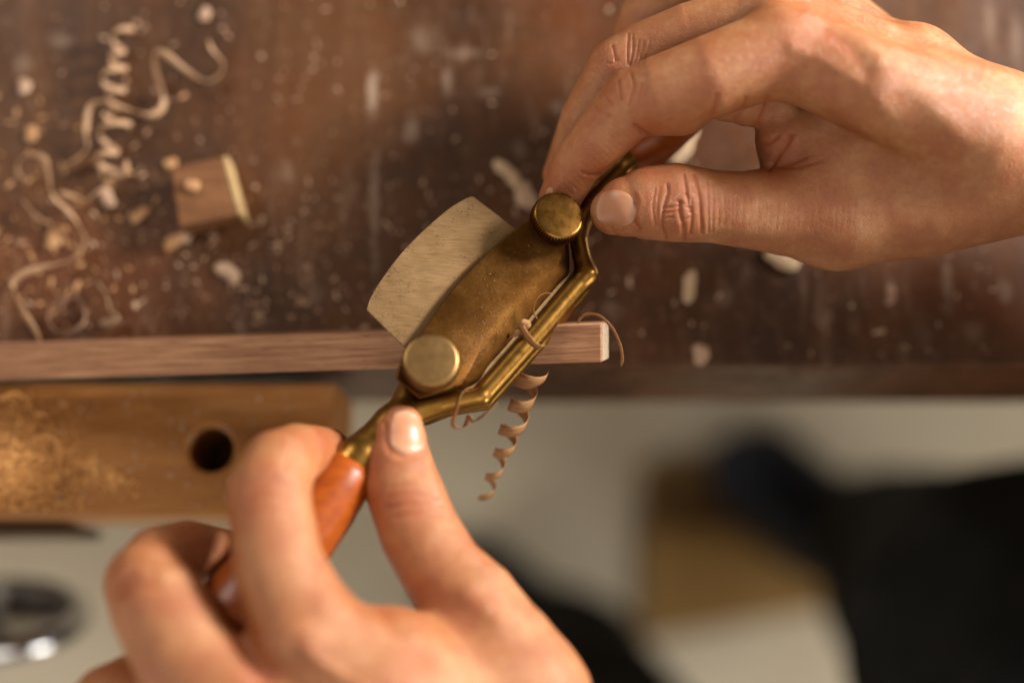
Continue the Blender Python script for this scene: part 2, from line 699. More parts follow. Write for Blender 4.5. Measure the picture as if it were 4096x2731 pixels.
CLOTH = mat_flat('black_cloth', (0.006, 0.0058, 0.0055), (0.018, 0.017, 0.016), 25, 0.9, 0, 0.15)
SHOE = mat_flat('navy_suede', (0.010, 0.012, 0.019), (0.030, 0.036, 0.054), 60, 0.6)
CARD = mat_flat('brown_cardboard', (0.26, 0.135, 0.036), (0.42, 0.255, 0.085), 9, 0.85)
DARKW = mat_flat('dark_wood', (0.035, 0.018, 0.008), (0.075, 0.036, 0.014), 30, 0.6)
BOX_SHADE = mat_flat('shaded_cardboard', (0.14, 0.072, 0.022), (0.26, 0.145, 0.046), 9, 0.85)
IRON = mat_flat('dark_iron', (0.05, 0.045, 0.04), (0.09, 0.08, 0.07), 60, 0.4, 1.0)
CHROME = mat_flat('chrome', (0.70, 0.71, 0.73), (0.78, 0.79, 0.80), 30, 0.16, 1.0)


# worn pale scrapes in the bench finish: photo position, half width, half length, strength
SCUFFS = [(1490, 370, 26, 130, 0.85), (1497, 800, 24, 240, 0.45), (1500, 1050, 20, 90, 0.3), (1790, 320, 26, 80, 0.5), (1645, 520, 40, 80, 0.45), (1690, 160, 60, 70, 0.35), (1850, 215, 100, 26, 0.35),
          (1960, 370, 60, 34, 0.4), (2230, 430, 40, 30, 0.35), (2080, 600, 36, 50, 0.3), (3790, 1130, 26, 130, 0.5), (4020, 1160, 36, 70, 0.5), (3560, 1150, 30, 70, 0.35), (3960, 90, 30, 130, 0.3), (4060, 160, 30, 150, 0.3),
          (3300, 1280, 60, 40, 0.3), (2900, 1180, 50, 60, 0.3), (3900, 1330, 50, 50, 0.3), (2450, 1240, 60, 50, 0.25), (1150, 700, 30, 60, 0.3), (1260, 1180, 40, 60, 0.3), (240, 160, 60, 50, 0.3), (90, 260, 50, 60, 0.3)]


def mat_bench():
    a = Mat('stained_bench_wood', 0.42, 0, 0.24)
    g = a.map((26, 5, 10))
    n1 = a.noise(1.0, 7, 0.62, g, 0.6)
    c = a.ramp(n1, [(0.30, (0.028, 0.0105, 0.0034)), (0.50, (0.062, 0.0230, 0.0074)), (0.72, (0.112, 0.045, 0.0150))])
    red = a.ramp(a.noise(7, 4, 0.6), [(0.50, 0.0), (0.68, 1.0)])
    c = a.mix(a.math('MULTIPLY', red, 0.55), c, (0.135, 0.036, 0.010))
    drk = a.ramp(a.noise(14, 5, 0.6), [(0.34, 1.0), (0.50, 0.0)])
    c = a.mix(a.math('MULTIPLY', drk, 0.6), c, (0.023, 0.009, 0.004))
    # scuffs and scrapes of pale dust worn into the finish
    sc = a.ramp(a.noise(1.0, 5, 0.7, a.map((150, 34, 100), (0, 0, 0.05)), 0.3), [(0.54, 0.0), (0.70, 1.0)])
    big = a.ramp(a.noise(9, 3), [(0.42, 0.0), (0.64, 1.0)])
    c = a.mix(a.math('MULTIPLY', a.math('MULTIPLY', sc, big), 0.55), c, (0.27, 0.165, 0.11))
    du = a.ramp(a.noise(220, 5, 0.75), [(0.55, 0.0), (0.75, 1.0)])
    c = a.mix(a.math('MULTIPLY', du, 0.32), c, (0.27, 0.15, 0.085))
    for (px, py, rx, ry, amp) in SCUFFS:
        w = Wz(px, py, 0)
        k = KPX * 0.485
        n = a.N.new('ShaderNodeMapping')
        n.inputs['Location'].default_value = (-w.x / (rx * k), -w.y / (ry * k), 0)
        n.inputs['Scale'].default_value = (1 / (rx * k), 1 / (ry * k), 0)
        a.L.new(a.tc, n.inputs['Vector'])
        ln = a.N.new('ShaderNodeVectorMath')
        ln.operation = 'LENGTH'
        a.L.new(n.outputs[0], ln.inputs[0])
        dd = a.math('ADD', ln.outputs['Value'], a.math('MULTIPLY', a.math('SUBTRACT', a.noise(320, 6, 0.75), 0.5), 2.6))
        c = a.mix(a.math('MULTIPLY', a.ramp(dd, [(0.35, 1.0), (1.05, 0.0)]), amp * (0.62 if px > 1600 or py > 1000 else 0.85)), c, (0.33, 0.235, 0.17))
    a.color(c)
    a.rough(a.ramp(a.noise(60, 6, 0.7), [(0.3, 0.30), (0.7, 0.60)]))
    a.bump(n1, 0.0004, 0.5, a.bump(a.noise(160, 5, 0.7), 0.0003, 0.5))
    return a.m


BENCH = mat_bench()


def mat_floor():
    a = Mat('worn_concrete', 0.7, 0, 0.3)
    c = a.ramp(a.noise(5, 6, 0.6), [(0.3, (0.66, 0.56, 0.40)), (0.7, (0.86, 0.77, 0.60))])
    c = a.mix(a.ramp(a.noise(2.3, 3), [(0.45, 0.0), (0.65, 0.5)]), c, (0.50, 0.39, 0.24))
    a.color(c)
    a.bump(a.noise(40, 5), 0.002, 0.3)
    return a.m


FLOOR = mat_floor()

# ------------------------------------------------------------------ floor and workbench
zf = -0.86


def box(name, x0, x1, y0, y1, z0, z1, mat, parent=None, bev=0.0, seg=2):
    t = [Vector((x, y, z1)) for x, y in ((x0, y0), (x1, y0), (x1, y1), (x0, y1))]
    b = [Vector((p.x, p.y, z0)) for p in t]
    return prism(name, t, b, mat, parent, bev, seg)


fl = box('floor', -3, 3, -3, 3, zf - 0.05, zf, FLOOR)
tag(fl, kind='structure')

edge_y = Wz(3000, 1466, 0).y
bench = empty('workbench', (0, edge_y + 0.4, zf), 'dark stained wooden workbench littered with shavings and chips', 'workbench')
TOPT = 0.080
bt = box('bench_top', -1.1, 1.1, edge_y, edge_y + 0.80, -TOPT, 0, BENCH, bench, 0.0012)
for x in (-0.95, 0.95):
    for y in (edge_y + 0.12, edge_y + 0.70):
        box('leg', x - 0.045, x + 0.045, y - 0.045, y + 0.045, zf, -TOPT - 0.0005, DARKW, bench, 0.002)
box('apron', -0.9, 0.9, edge_y + 0.10, edge_y + 0.13, -0.16, -TOPT - 0.0005, DARKW, bench, 0.001)

# ------------------------------------------------------------------ front vise: jaw, dog hole, guide, chrome screw head
jx1 = Wz(1338, 1800, 0).x
jy1 = Wz(700, 1532, 0).y
jy0 = Wz(700, 2058, 0).y
vise = empty('bench_vise', (jx1 - 0.12, (jy0 + jy1) / 2, -0.05), 'tan wooden front vise jaw with a round dog hole', 'vise')
hc = Wz(843, 1797, 0)
hr = 92 * KPX * 0.459


def jaw_mesh():
    bm = bmesh.new()
    x0, x1, y0, y1, z0, z1 = jx1 - 0.42, jx1, jy0, jy1, -0.048, 0.0
    n = 48
    rings = {}
    for z in (z1, z1 - 0.0014, z0):
        rr = hr + (0.0014 if z == z1 else 0)
        rings[z] = [bm.verts.new((hc.x + rr * math.cos(2 * math.pi * i / n), hc.y + rr * math.sin(2 * math.pi * i / n), z)) for i in range(n)]
    zs = [z1, z1 - 0.0014, z0]
    for a, b in zip(zs[:-1], zs[1:]):
        for i in range(n):
            bm.faces.new((rings[a][i], rings[a][(i + 1) % n], rings[b][(i + 1) % n], rings[b][i]))
    for z, c in ((z1, 0.0014), (z0, 0.0)):
        outer = []
        for i in range(n):
            th = 2 * math.pi * (i + 0.0) / n
            dx, dy = math.cos(th), math.sin(th)
            t = 1e9
            if dx > 1e-6: t = min(t, (x1 - c - hc.x) / dx)
            if dx < -1e-6: t = min(t, (x0 + c - hc.x) / dx)
            if dy > 1e-6: t = min(t, (y1 - c - hc.y) / dy)
            if dy < -1e-6: t = min(t, (y0 + c - hc.y) / dy)
            outer.append((hc.x + dx * t, hc.y + dy * t))
        # snap nearest samples to the corners
        for cx, cy in ((x0 + c, y0 + c), (x1 - c, y0 + c), (x1 - c, y1 - c), (x0 + c, y1 - c)):
            k = min(range(n), key=lambda i: abs(math.atan2(math.sin(math.atan2(cy - hc.y, cx - hc.x) - 2 * math.pi * i / n), math.cos(math.atan2(cy - hc.y, cx - hc.x) - 2 * math.pi * i / n))))
            outer[k] = (cx, cy)
        ov = [bm.verts.new((x, y, z)) for x, y in outer]
        rings[(z, 'o')] = ov
        for i in range(n):
            bm.faces.new((rings[z][i], ov[i], ov[(i + 1) % n], rings[z][(i + 1) % n]))
    bm.faces.new(rings[z0])
    mid = []
    for v in rings[(z1, 'o')]:
        x, y = v.co.x, v.co.y
        mid.append(bm.verts.new((x + (0.0014 if x > x1 - 0.002 else (-0.0014 if x < x0 + 0.002 else 0)), y + (0.0014 if y > y1 - 0.002 else (-0.0014 if y < y0 + 0.002 else 0)), z1 - 0.0014)))
    for i in range(n):
        bm.faces.new((rings[(z1, 'o')][i], mid[i], mid[(i + 1) % n], rings[(z1, 'o')][(i + 1) % n]))
        bm.faces.new((mid[i], rings[(z0, 'o')][i], rings[(z0, 'o')][(i + 1) % n], mid[(i + 1) % n]))
    bmesh.ops.recalc_face_normals(bm, faces=bm.faces)
    return bm_mesh('jaw', bm)


link('jaw', jaw_mesh(), JAW, vise)
gx = Wz(262, 2090, -30).x
box('guide_block', gx - 0.30, gx, Wz(120, 2132, -30).y, jy0 - 0.0005, -0.075, -0.030, DARKW, vise, 0.001)
# hub and screw
sp0 = P(0, 2425, -190)
ax = np.array([0.04, 0.972, 0.23])
ax /= np.linalg.norm(ax)
hub = lathe_mesh('screw_knob', sp0 - ax * 13, sp0, [(0, 8), (0.4, 28), (1.5, 33), (3, 35.5), (6, 36.5), (9, 36), (11, 34.5), (12.5, 32.5), (13, 31), (12, 29.5), (7, 28.5), (3, 27), (2.6, 8)], 72)
hk = link('screw_knob', hub, CHROME, vise, True)
smooth_all(hk, 60)
scr = lathe_mesh('screw', sp0 - ax * 3, sp0 + np.array([-170, 50, -5.0]), [(0, 8), (60, 8), (150, 8)], 24)
link('screw', scr, CHROME, vise, True)

# ------------------------------------------------------------------ walnut stick held in the vise
stick = empty('wooden_strip', Wp(1200, 1400, -22), 'long square walnut strip being shaved, clamped at the bench edge', 'wood strip')


def stick_pts():
    # right end and left end, camera frame; top face towards the lens
    R_t0, R_t1 = P(2408, 1291, 0.5), P(2408, 1449, 0.5)
    L_t0, L_t1 = P(-420, 1395, -52), P(-420, 1535, -52)
    n = np.cross(R_t1 - R_t0, L_t0 - R_t0)
    n = n / np.linalg.norm(n)
    if n[2] > 0:
        n = -n
    n = n + np.array([0.0, 0.07, 0])
    th = 12.0
    return [R_t0, R_t1, L_t1, L_t0], [R_t0 + n * th, R_t1 + n * th, L_t1 + n * th, L_t0 + n * th]


tp, bp = stick_pts()
# the strip's own frame keeps the grain running along it
dirv = Vector(to_world(tp[0])[0]) - Vector(to_world(tp[3])[0])
ux = dirv.normalized()
uy = (Vector(to_world(tp[0])[0]) - Vector(to_world(tp[1])[0]))
uy = (uy - ux * uy.dot(ux)).normalized()
uz = ux.cross(uy)
fr = Matrix((ux, uy, uz)).transposed().to_4x4()
fr.translation = Vector(to_world(tp[0])[0])
inv = fr.inverted()
so = prism('body', [inv @ Vector(p) for p in to_world(np.array(tp))], [inv @ Vector(p) for p in to_world(np.array(bp))], WALNUT, None, 0.0006, 3)
so.parent = stick
so.matrix_parent_inverse = Matrix.Translation(-Vector(stick.location))
so.matrix_basis = fr
e_t = [tp[0] + np.array([0.02, 0, 0]), tp[1] + np.array([0.02, 0, 0])]
off = (tp[0] - tp[3]) / np.linalg.norm(tp[0] - tp[3])
cen = (tp[0] + tp[1] + bp[0] + bp[1]) / 4
ring0 = [cen + (q - cen) * 0.94 for q in (tp[0], tp[1], bp[1], bp[0])]
ep = prism('end_grain', [Vector(p) for p in to_world(np.array([q + off * 0.06 for q in ring0]))], [Vector(p) for p in to_world(np.array([q - off * 0.5 for q in ring0]))], WALNUT_END, stick)

# ------------------------------------------------------------------ spokeshave
shave = empty('spokeshave', Vector(to_world(T(1950, 1250, -5))[0]), 'brass spokeshave with two knurled thumbscrews and orange wooden handles', 'spokeshave')


def TW(pts, h):
    return [Vector(p) for p in to_world(np.array([T(x, y, h) for x, y in pts]))]


# blade
back = catmull([(1466, 1240), (1482, 1192), (1530, 1112), (1600, 1018), (1690, 924), (1790, 838), (1850, 800), (1876, 788), (1893, 786), (1908, 797)], 5)
blade_out = [tuple(p) for p in back] + [(2050, 905), (2215, 1015), (2288, 1096), (1892, 1580), (1700, 1468), (1620, 1392)]
bl = prism('blade', TW(blade_out, 0.0), TW(blade_out, -3.6), STEEL, shave, 0.00025, 2)

bl.data.materials.append(EDGE)
for p_ in bl.data.polygons:
    p_.material_index = 0 if p_.index < 2 else 1
# lever cap: arched plate with a sloping front
cap_back = [(1582, 1512), (1606, 1440), (1690, 1330), (1760, 1228), (1850, 1114), (1950, 1012), (2050, 926), (2120, 874), (2200, 838)]
cap_front = [(2262, 905), (2214, 985), (2243, 1034), (2040, 1272), (1912, 1420), (1840, 1528), (1676, 1594)]


def cap_mesh():
    # back edge / front edge pairs from the near end to the far end; the plate is hollowed along its length
    pairs = [((1582, 1512), (1676, 1594)), ((1606, 1440), (1840, 1535)), ((1690, 1330), (1905, 1428)), ((1760, 1228), (1970, 1353)), ((1850, 1114), (2040, 1272)), ((1950, 1012), (2120, 1178)), ((2050, 926), (2190, 1096)), ((2120, 874), (2243, 1034)), ((2200, 838), (2262, 905))]
    B = catmull([p[0] for p in pairs], 4)
    Fr = catmull([p[1] for p in pairs], 4)
    n, k = len(B), 7
    slope = np.interp(np.linspace(0, 1, n), [0, 0.12, 0.2, 0.85, 1], [0.1, 0.4, 1, 1, 0.1])
    bm = bmesh.new()
    top, bot = [], []
    for i in range(n):
        s_ = i / (n - 1)
        hh = 3.1 + 2.2 * (2 * s_ - 1) ** 2
        rt, rb = [], []
        fb = Fr[i] + np.array([44, 47]) * slope[i]
        for j in range(k):
            t = j / (k - 1)
            q = B[i] * (1 - t) + Fr[i] * t
            rt.append(bm.verts.new(TW([q], hh + 0.5 * (1 - (2 * t - 1) ** 2))[0]))
            qb = B[i] * (1 - t) + fb * t
            rb.append(bm.verts.new(TW([qb], 0.2)[0]))
        top.append(rt)
        bot.append(rb)
    for i in range(n - 1):
        for j in range(k - 1):
            bm.faces.new((top[i][j], top[i][j + 1], top[i + 1][j + 1], top[i + 1][j]))
            bm.faces.new((bot[i][j], bot[i + 1][j], bot[i + 1][j + 1], bot[i][j + 1]))
        bm.faces.new((top[i][0], top[i + 1][0], bot[i + 1][0], bot[i][0]))
        bm.faces.new((top[i][-1], bot[i][-1], bot[i + 1][-1], top[i + 1][-1]))
    for j in range(k - 1):
        bm.faces.new((top[0][j], bot[0][j], bot[0][j + 1], top[0][j + 1]))
        bm.faces.new((top[-1][j], top[-1][j + 1], bot[-1][j + 1], bot[-1][j]))
    bmesh.ops.recalc_face_normals(bm, faces=bm.faces)
    return bm_mesh('lever_cap', bm)


cap = link('lever_cap', cap_mesh(), BRASS_CAP, shave)
bevel(cap, 0.0004, 2, 32)
smooth_all(cap, 50)

# thumbscrews
for (kx, ky) in ((1724, 1438), (2238, 860)):
    top = T(kx, ky, 12.4)
    KN = TN + (np.array([0.05, 0.12, 0]) if kx > 2000 else np.array([-0.14, 0.10, 0]))
    KN = KN / np.linalg.norm(KN)
    R = 7.75 if kx > 2000 else 8.0
    N = 64 * 6
    prof = [(0.0, 3.0), (3.2, 3.0), (3.3, R - 0.7), (3.7, R - 0.5), (4.0, R), (4.6, R), (7.2, R), (7.8, R), (8.5, R - 0.55), (8.75, R - 0.95), (8.82, R - 1.3), (8.82, 2.0)]
    me = lathe_mesh('thumbscrew', top - KN * 8.82, top, prof, N, ridge=0.6, ridges=54, ridge_rows=(4, 5, 6, 7))
    o = link('thumbscrew', me, BRASS_KNOB if kx > 2000 else BRASS_SATIN_LIT, shave)
    smooth_all(o, 30)
    o['label'] = 'knurled brass thumbscrew near the right hand' if kx > 2000 else 'knurled brass thumbscrew near the left thumb'


def tpt(px, py, h, r):
    c = T(px, py, h)
    return (*c, r * KPX * (FOC - c[2]))


def body_mesh():
    lo = np.minimum.reduce([T(1300, 1900, 0), T(2560, 1900, 0), T(1300, 560, 0), T(2560, 560, 0)]) - 10
    hi = np.maximum.reduce([T(1300, 1900, 0), T(2560, 1900, 0), T(1300, 560, 0), T(2560, 560, 0)]) + 10
    f = Field(lo, hi, 0.4)
    f.chain([tpt(1432, 1834, -1, 92), tpt(1508, 1763, -1, 82), tpt(1572, 1697, -1.5, 77), tpt(1618, 1630, -2.5, 64), tpt(1655, 1535, -4.5, 54), tpt(1760, 1400, -6.5, 45)], 1.5)
    f.chain([tpt(1572, 1697, -1.5, 77), tpt(1665, 1650, -0.5, 54), tpt(1760, 1624, -0.2, 43), tpt(1840, 1606, 0.0, 42), tpt(1922, 1588, 0.0, 42)], 2.0)
    f.chain([tpt(1922, 1588, 0.0, 42), tpt(2140, 1340, 0.0, 42), tpt(2346, 1098, 0.0, 42)], 0.6)
    f.chain([tpt(1700, 1668, -3.6, 34), tpt(1800, 1632, -4.0, 32), tpt(1938, 1606, -4.2, 36), tpt(2160, 1356, -4.2, 36), tpt(2360, 1112, -4.2, 36)], 1.2)
    f.chain([tpt(1900, 1575, -5.0, 30), tpt(2120, 1330, -5.0, 30), tpt(2330, 1090, -5.0, 30)], 2.0)
    f.chain([tpt(2346, 1098, 0.0, 43), tpt(2326, 1030, 0, 38), tpt(2314, 960, 0, 36), tpt(2330, 880, -0.5, 40), tpt(2380, 790, -1, 46), tpt(2440, 715, -1, 50), tpt(2492, 655, -1, 54)], 2.0)
    f.chain([tpt(2330, 890, -2, 40), tpt(2230, 930, -5, 45), tpt(2150, 1000, -6.5, 45)], 1.5)
    # bed plate below the blade
    f.chain([tpt(1700, 1480, -6, 45), tpt(2200, 950, -6, 45)], 1.0)
    f.chain([tpt(1760, 1500, -5.4, 38), tpt(2230, 1010, -5.4, 38)], 2.0)
    # ferrule collars
    f.chain([tpt(1414, 1856, -1, 96), tpt(1434, 1832, -1, 94)], 0.6)
    f.chain([tpt(2492, 655, -1, 58), tpt(2510, 636, -1, 60)], 0.6)
    V, F = f.surface()
    V = laplace(V, F, 4)
    V = f.project(V)
    return mesh_np('body', to_world(V), F)


link('body', body_mesh(), BRASS, shave, True)


def handle(p0, p1, prof):
    p0, p1 = np.array(p0), np.array(p1)
    return lathe_mesh('handle', p0, p1, prof, 48)


hl0 = T(1417, 1856, -1)
hl1 = T(890, 2560, -3)
L = np.linalg.norm(hl1 - hl0)
pr = [(0, 3.0), (0.1, 6.5), (3.0, 7.8), (8, 8.7), (16, 9.4), (28, 10.0), (40, 11.6), (50, 13.0), (57, 12.6), (L - 4, 8.6), (L - 1, 7.0), (L, 3.5)]
for nm, (a, b, p, lb) in {'l': (hl0, hl1, pr, None), 'r': (T(2500, 646, -1), T(2900, 235, -3), [(0, 3.0), (0.1, 4.1), (2.5, 5.6), (7, 8.2), (12, 9.4), (22, 9.9), (34, 9.4), (39, 8.2), (41, 4.0)], None)}.items():
    o = link('handle', handle(a, b, p), HANDLE, shave, True)

# ------------------------------------------------------------------ person: two hands, trousers, shoes
person = empty('person', (0.55, -0.35, zf), 'person in black trousers holding a spokeshave with both hands', 'person')


ZS, RADD = 1.0, 5


def ch(pts):
    return [(*P(x, y, z * ZS), pxr(r + RADD, z * ZS)) for (x, y, z, r) in pts]


def finish_hand(f, name, label, creases, tints, sub=True, scale_noise=1.0):
    V, F = f.surface()
    V = laplace(V, F, 5)
    me = mesh_np(name, V, F)
    if sub:
        me = subdivide(me)
    V, Nn = read_co(me)
    x, y = px_of(V)
    view = np.array([0, 0, FOC]) - V
    view /= np.linalg.norm(view, axis=1)[:, None]
    fac = np.clip((Nn * view).sum(1) * 3 - 0.1, 0, 1)
    disp = np.zeros(len(V))
    for (pts, wd, dp) in creases:
        pts = [tuple(p) for p in catmull([np.array(p, float) for p in pts], 4)]
        xs, ys = np.array(pts).T
        m = (x > xs.min() - 4 * wd) & (x < xs.max() + 4 * wd) & (y > ys.min() - 4 * wd) & (y < ys.max() + 4 * wd) & (fac > 0)
        if m.any():
            d = seg_dist(x[m], y[m], pts)
            disp[m] += (1.3 if wd < 9.5 else 1.0) * dp * np.exp(-(d / wd) ** 2) * fac[m]
    V = V + Nn * disp[:, None]
    tint = np.zeros(len(V))
    for (tx, ty, tr, ta) in tints:
        tint = np.maximum(tint, ta * np.exp(-((x - tx) ** 2 + (y - ty) ** 2) / tr ** 2))
    tint = np.clip(tint + np.clip(-disp * 1.7, 0, 0.65), 0, 1)  # deeper creases tinted darker, their shade put into the skin colour
    me.vertices.foreach_set('co', np.ascontiguousarray(to_world(V), np.float32).ravel())
    at = me.attributes.new('tint', 'FLOAT', 'POINT')
    at.data.foreach_set('value', tint.astype(np.float32))
    me.update()
    o = link('hand', me, SKIN, person, True)
    o['label'] = label
    return o


def right_hand():
    lo, hi = P(2060, 1200, 0), P(4420, -260, 0)
    f = Field((lo[0], lo[1], -70), (hi[0], hi[1], 38), 0.62)
    # fingers, kept apart from each other
    fin = f.new()
    f.chain(ch([(3120, 205, 10, 172), (2850, 305, 10, 160), (2650, 372, 7, 146), (2535, 408, 5, 130), (2410, 545, 0, 112), (2310, 655, -5, 95), (2240, 792, -11, 80)]), 2.0, 1.0, fin)
    f.chain(ch([(2720, 420, 4, 120), (2640, 430, 3, 108)]), 3.0, 1.0, fin)
    mid = f.new()
    f.chain(ch([(3090, 70, -2, 160), (2760, 135, -6, 118), (2560, 210, -10, 108), (2470, 262, -11, 107), (2340, 480, -18, 94), (2275, 640, -24, 80), (2250, 700, -27, 74)]), 2.0, 1.0, mid)
    rin = f.new()
    f.chain(ch([(3060, -60, -18, 150), (2760, -15, -26, 118), (2590, 70, -32, 108), (2500, 320, -40, 92), (2470, 470, -46, 80)]), 2.0, 1.0, rin)
    pin = f.new()
    f.chain(ch([(3080, -150, -34, 130), (2840, -70, -42, 100), (2720, 20, -47, 92), (2640, 220, -54, 80), (2610, 330, -58, 70)]), 2.0, 1.0, pin)
    for e in (mid, rin, pin):
        fin = Field.smin(fin, e, 1.2)
    th = f.new()
    f.chain(ch([(2455, 846, -1, 90), (2510, 826, 0, 116), (2600, 812, 0, 143), (2700, 811, 0, 153), (2850, 826, -2, 140), (2960, 838, -3, 147), (3150, 842, -6, 178), (3340, 832, -9, 232)]), 2.0, 0.86, th)
    # palm, back of the hand, wrist
    f.chain(ch([(3120, 205, 8, 172), (3500, 350, 15, 180), (3900, 520, 6, 225)]), 6.0)
    f.chain(ch([(3090, 70, -2, 150), (3480, 250, 1, 168), (3860, 500, 0, 240)]), 6.0)
    f.chain(ch([(3060, -60, -18, 140), (3520, 210, -14, 128), (3900, 480, -10, 225)]), 6.0)
    f.chain(ch([(3080, -150, -34, 120), (3560, 250, -30, 130), (3950, 520, -20, 220)]), 6.0)
    f.chain(ch([(3340, 832, -10, 232), (3700, 762, -8, 262), (4050, 640, -5, 300), (4500, 606, -4, 318)]), 8.0, 0.9)
    f.chain(ch([(3110, 450, -7, 90), (3190, 560, -10, 150), (3450, 580, -8, 215), (3700, 600, -8, 255)]), 6.0)
    f.chain(ch([(3660, 250, -6, 140)]), 8.0)
    f.merge(th, 5.0)
    f.merge(fin, 3.0)
    # folds at the root of the fingers
    f.chain(ch([(2905, 395, -2, 88)]), 2.2)
    f.chain(ch([(2995, 412, -4, 90)]), 2.2)
    f.chain(ch([(3110, 560, -6, 84), (3120, 620, -8, 78)]), 3.0)
    cr = [
        # thumb knuckle
        ([(2735, 700), (2745, 760), (2752, 800), (2760, 850)], 7, -0.42),
        ([(2778, 700), (2795, 770), (2802, 840), (2808, 930)], 7, -0.42),
        ([(2668, 740), (2670, 770), (2655, 830), (2648, 900), (2660, 950)], 7, -0.36),
        ([(2720, 810), (2722, 860), (2735, 910), (2735, 960)], 8, -0.50),
        ([(2767, 800), (2768, 880), (2760, 930)], 6, -0.30),
        ([(2660, 832), (2690, 830), (2722, 822)], 5, -0.26), ([(2655, 852), (2690, 850), (2715, 840)], 5, -0.26),
        ([(2690, 804), (2715, 806), (2735, 815)], 5, -0.24), ([(2705, 795), (2725, 780), (2745, 775)], 5, -0.22),
        ([(2660, 872), (2690, 868)], 5, -0.18), ([(2740, 880), (2760, 870)], 5, -0.22), ([(2745, 830), (2765, 832)], 5, -0.2),
        ([(2620, 760), (2612, 830), (2622, 900)], 6, -0.20), ([(2640, 750), (2628, 830), (2640, 920)], 6, -0.16),
        ([(2850, 740), (2852, 830), (2850, 930)], 6, -0.15), ([(2830, 720), (2832, 800), (2835, 930)], 6, -0.18),
        ([(2870, 760), (2876, 830), (2872, 900)], 6, -0.12), ([(2895, 770), (2900, 840), (2896, 900)], 6, -0.10),
        # nail folds
        ([(2540, 776), (2548, 800), (2536, 845), (2542, 890), (2556, 915)], 8, -0.30),
        ([(2552, 775), (2562, 810), (2552, 850), (2558, 895)], 12, 0.20),
        # index knuckle
        ([(2475, 322), (2482, 370), (2488, 400)], 5, -0.30), ([(2525, 295), (2535, 340), (2525, 390), (2515, 425)], 5, -0.32),
        ([(2418, 385), (2430, 405), (2450, 420)], 5, -0.26), ([(2380, 425), (2395, 445), (2440, 465)], 5, -0.28),
        ([(2545, 330), (2535, 400), (2518, 460)], 5, -0.16), ([(2565, 335), (2555, 400), (2530, 455)], 5, -0.14), ([(2585, 345), (2570, 410), (2545, 460)], 5, -0.11),
        # middle knuckle
        ([(2515, 140), (2510, 200), (2512, 260)], 5, -0.30), ([(2532, 140), (2532, 200), (2520, 265)], 5, -0.26),
        ([(2450, 185), (2458, 215), (2462, 240)], 5, -0.24), ([(2430, 250), (2450, 255), (2470, 240)], 5, -0.20),
        ([(2385, 275), (2400, 300), (2425, 325)], 5, -0.2), ([(2555, 165), (2550, 210), (2535, 265)], 5, -0.14), ([(2575, 165), (2570, 210), (2550, 260)], 5, -0.12), ([(2600, 160), (2590, 205), (2570, 255)], 5, -0.1),
        # flexion creases
        ([(2540, 505), (2565, 525), (2595, 548)], 9, -0.70), ([(2335, 692), (2365, 703), (2400, 700)], 8, -0.40),
        ([(2850, 458), (2862, 420), (2867, 385)], 10, -0.55), ([(2945, 478), (2965, 455), (2985, 400)], 11, -0.45), ([(3032, 500), (3062, 440), (3072, 395)], 11, -0.5),
        # thumb web
        ([(3075, 672), (3100, 640), (3146, 580), (3165, 540)], 12, -0.8), ([(3090, 655), (3150, 655), (3220, 630)], 10, -0.35), ([(3110, 665), (3190, 668), (3290, 640)], 9, -0.22),
        ([(3040, 575), (3075, 572), (3110, 545)], 9, -0.35),
        # tendons and veins on the back
        ([(3230, 50), (3330, 75), (3420, 130), (3520, 230)], 34, 0.5), ([(3170, 190), (3280, 240), (3420, 330)], 30, 0.35),
        ([(3640, 310), (3720, 330), (3900, 310)], 30, -0.22), ([(3300, 120), (3390, 190), (3470, 290)], 30, -0.30),
        ([(3690, 330), (3750, 430), (3830, 540)], 60, 0.40), ([(3600, 380), (3670, 470), (3740, 580)], 60, -0.35),
        ([(3480, 380), (3560, 480), (3600, 600)], 34, 0.25),
    ]
    for k in range(26):      # fine transverse lines between thumb knuckle and wrist, and over the finger backs
        xx = 2910 + k * 22 + random.uniform(-6, 6)
        cr.append(([(xx, 760 + random.uniform(-30, 30)), (xx + random.uniform(-6, 10), 850), (xx - 6, 900 + random.uniform(-20, 40))], 5, -0.05))
    for k in range(16):
        xx, yy = 2200 + k * 16, 760 - k * 16
        cr.append(([(xx + 40, yy - 30), (xx + 95, yy + 20)], 4, -0.05))
    tints = [(2240, 760, 150, 0.75), (2450, 830, 110, 0.25), (2580, 500, 140, 0.6), (2460, 400, 90, 0.45), (2700, 700, 160, 0.5), (2780, 480, 130, 0.35), (3080, 600, 110, 0.75), (3180, 160, 170, 0.45), (2440, 230, 80, 0.4), (2700, 870, 120, 0.35), (2350, 660, 120, 0.6)]
    return finish_hand(f, 'hand', 'right hand pinching the far handle between thumb and index finger', cr, tints)


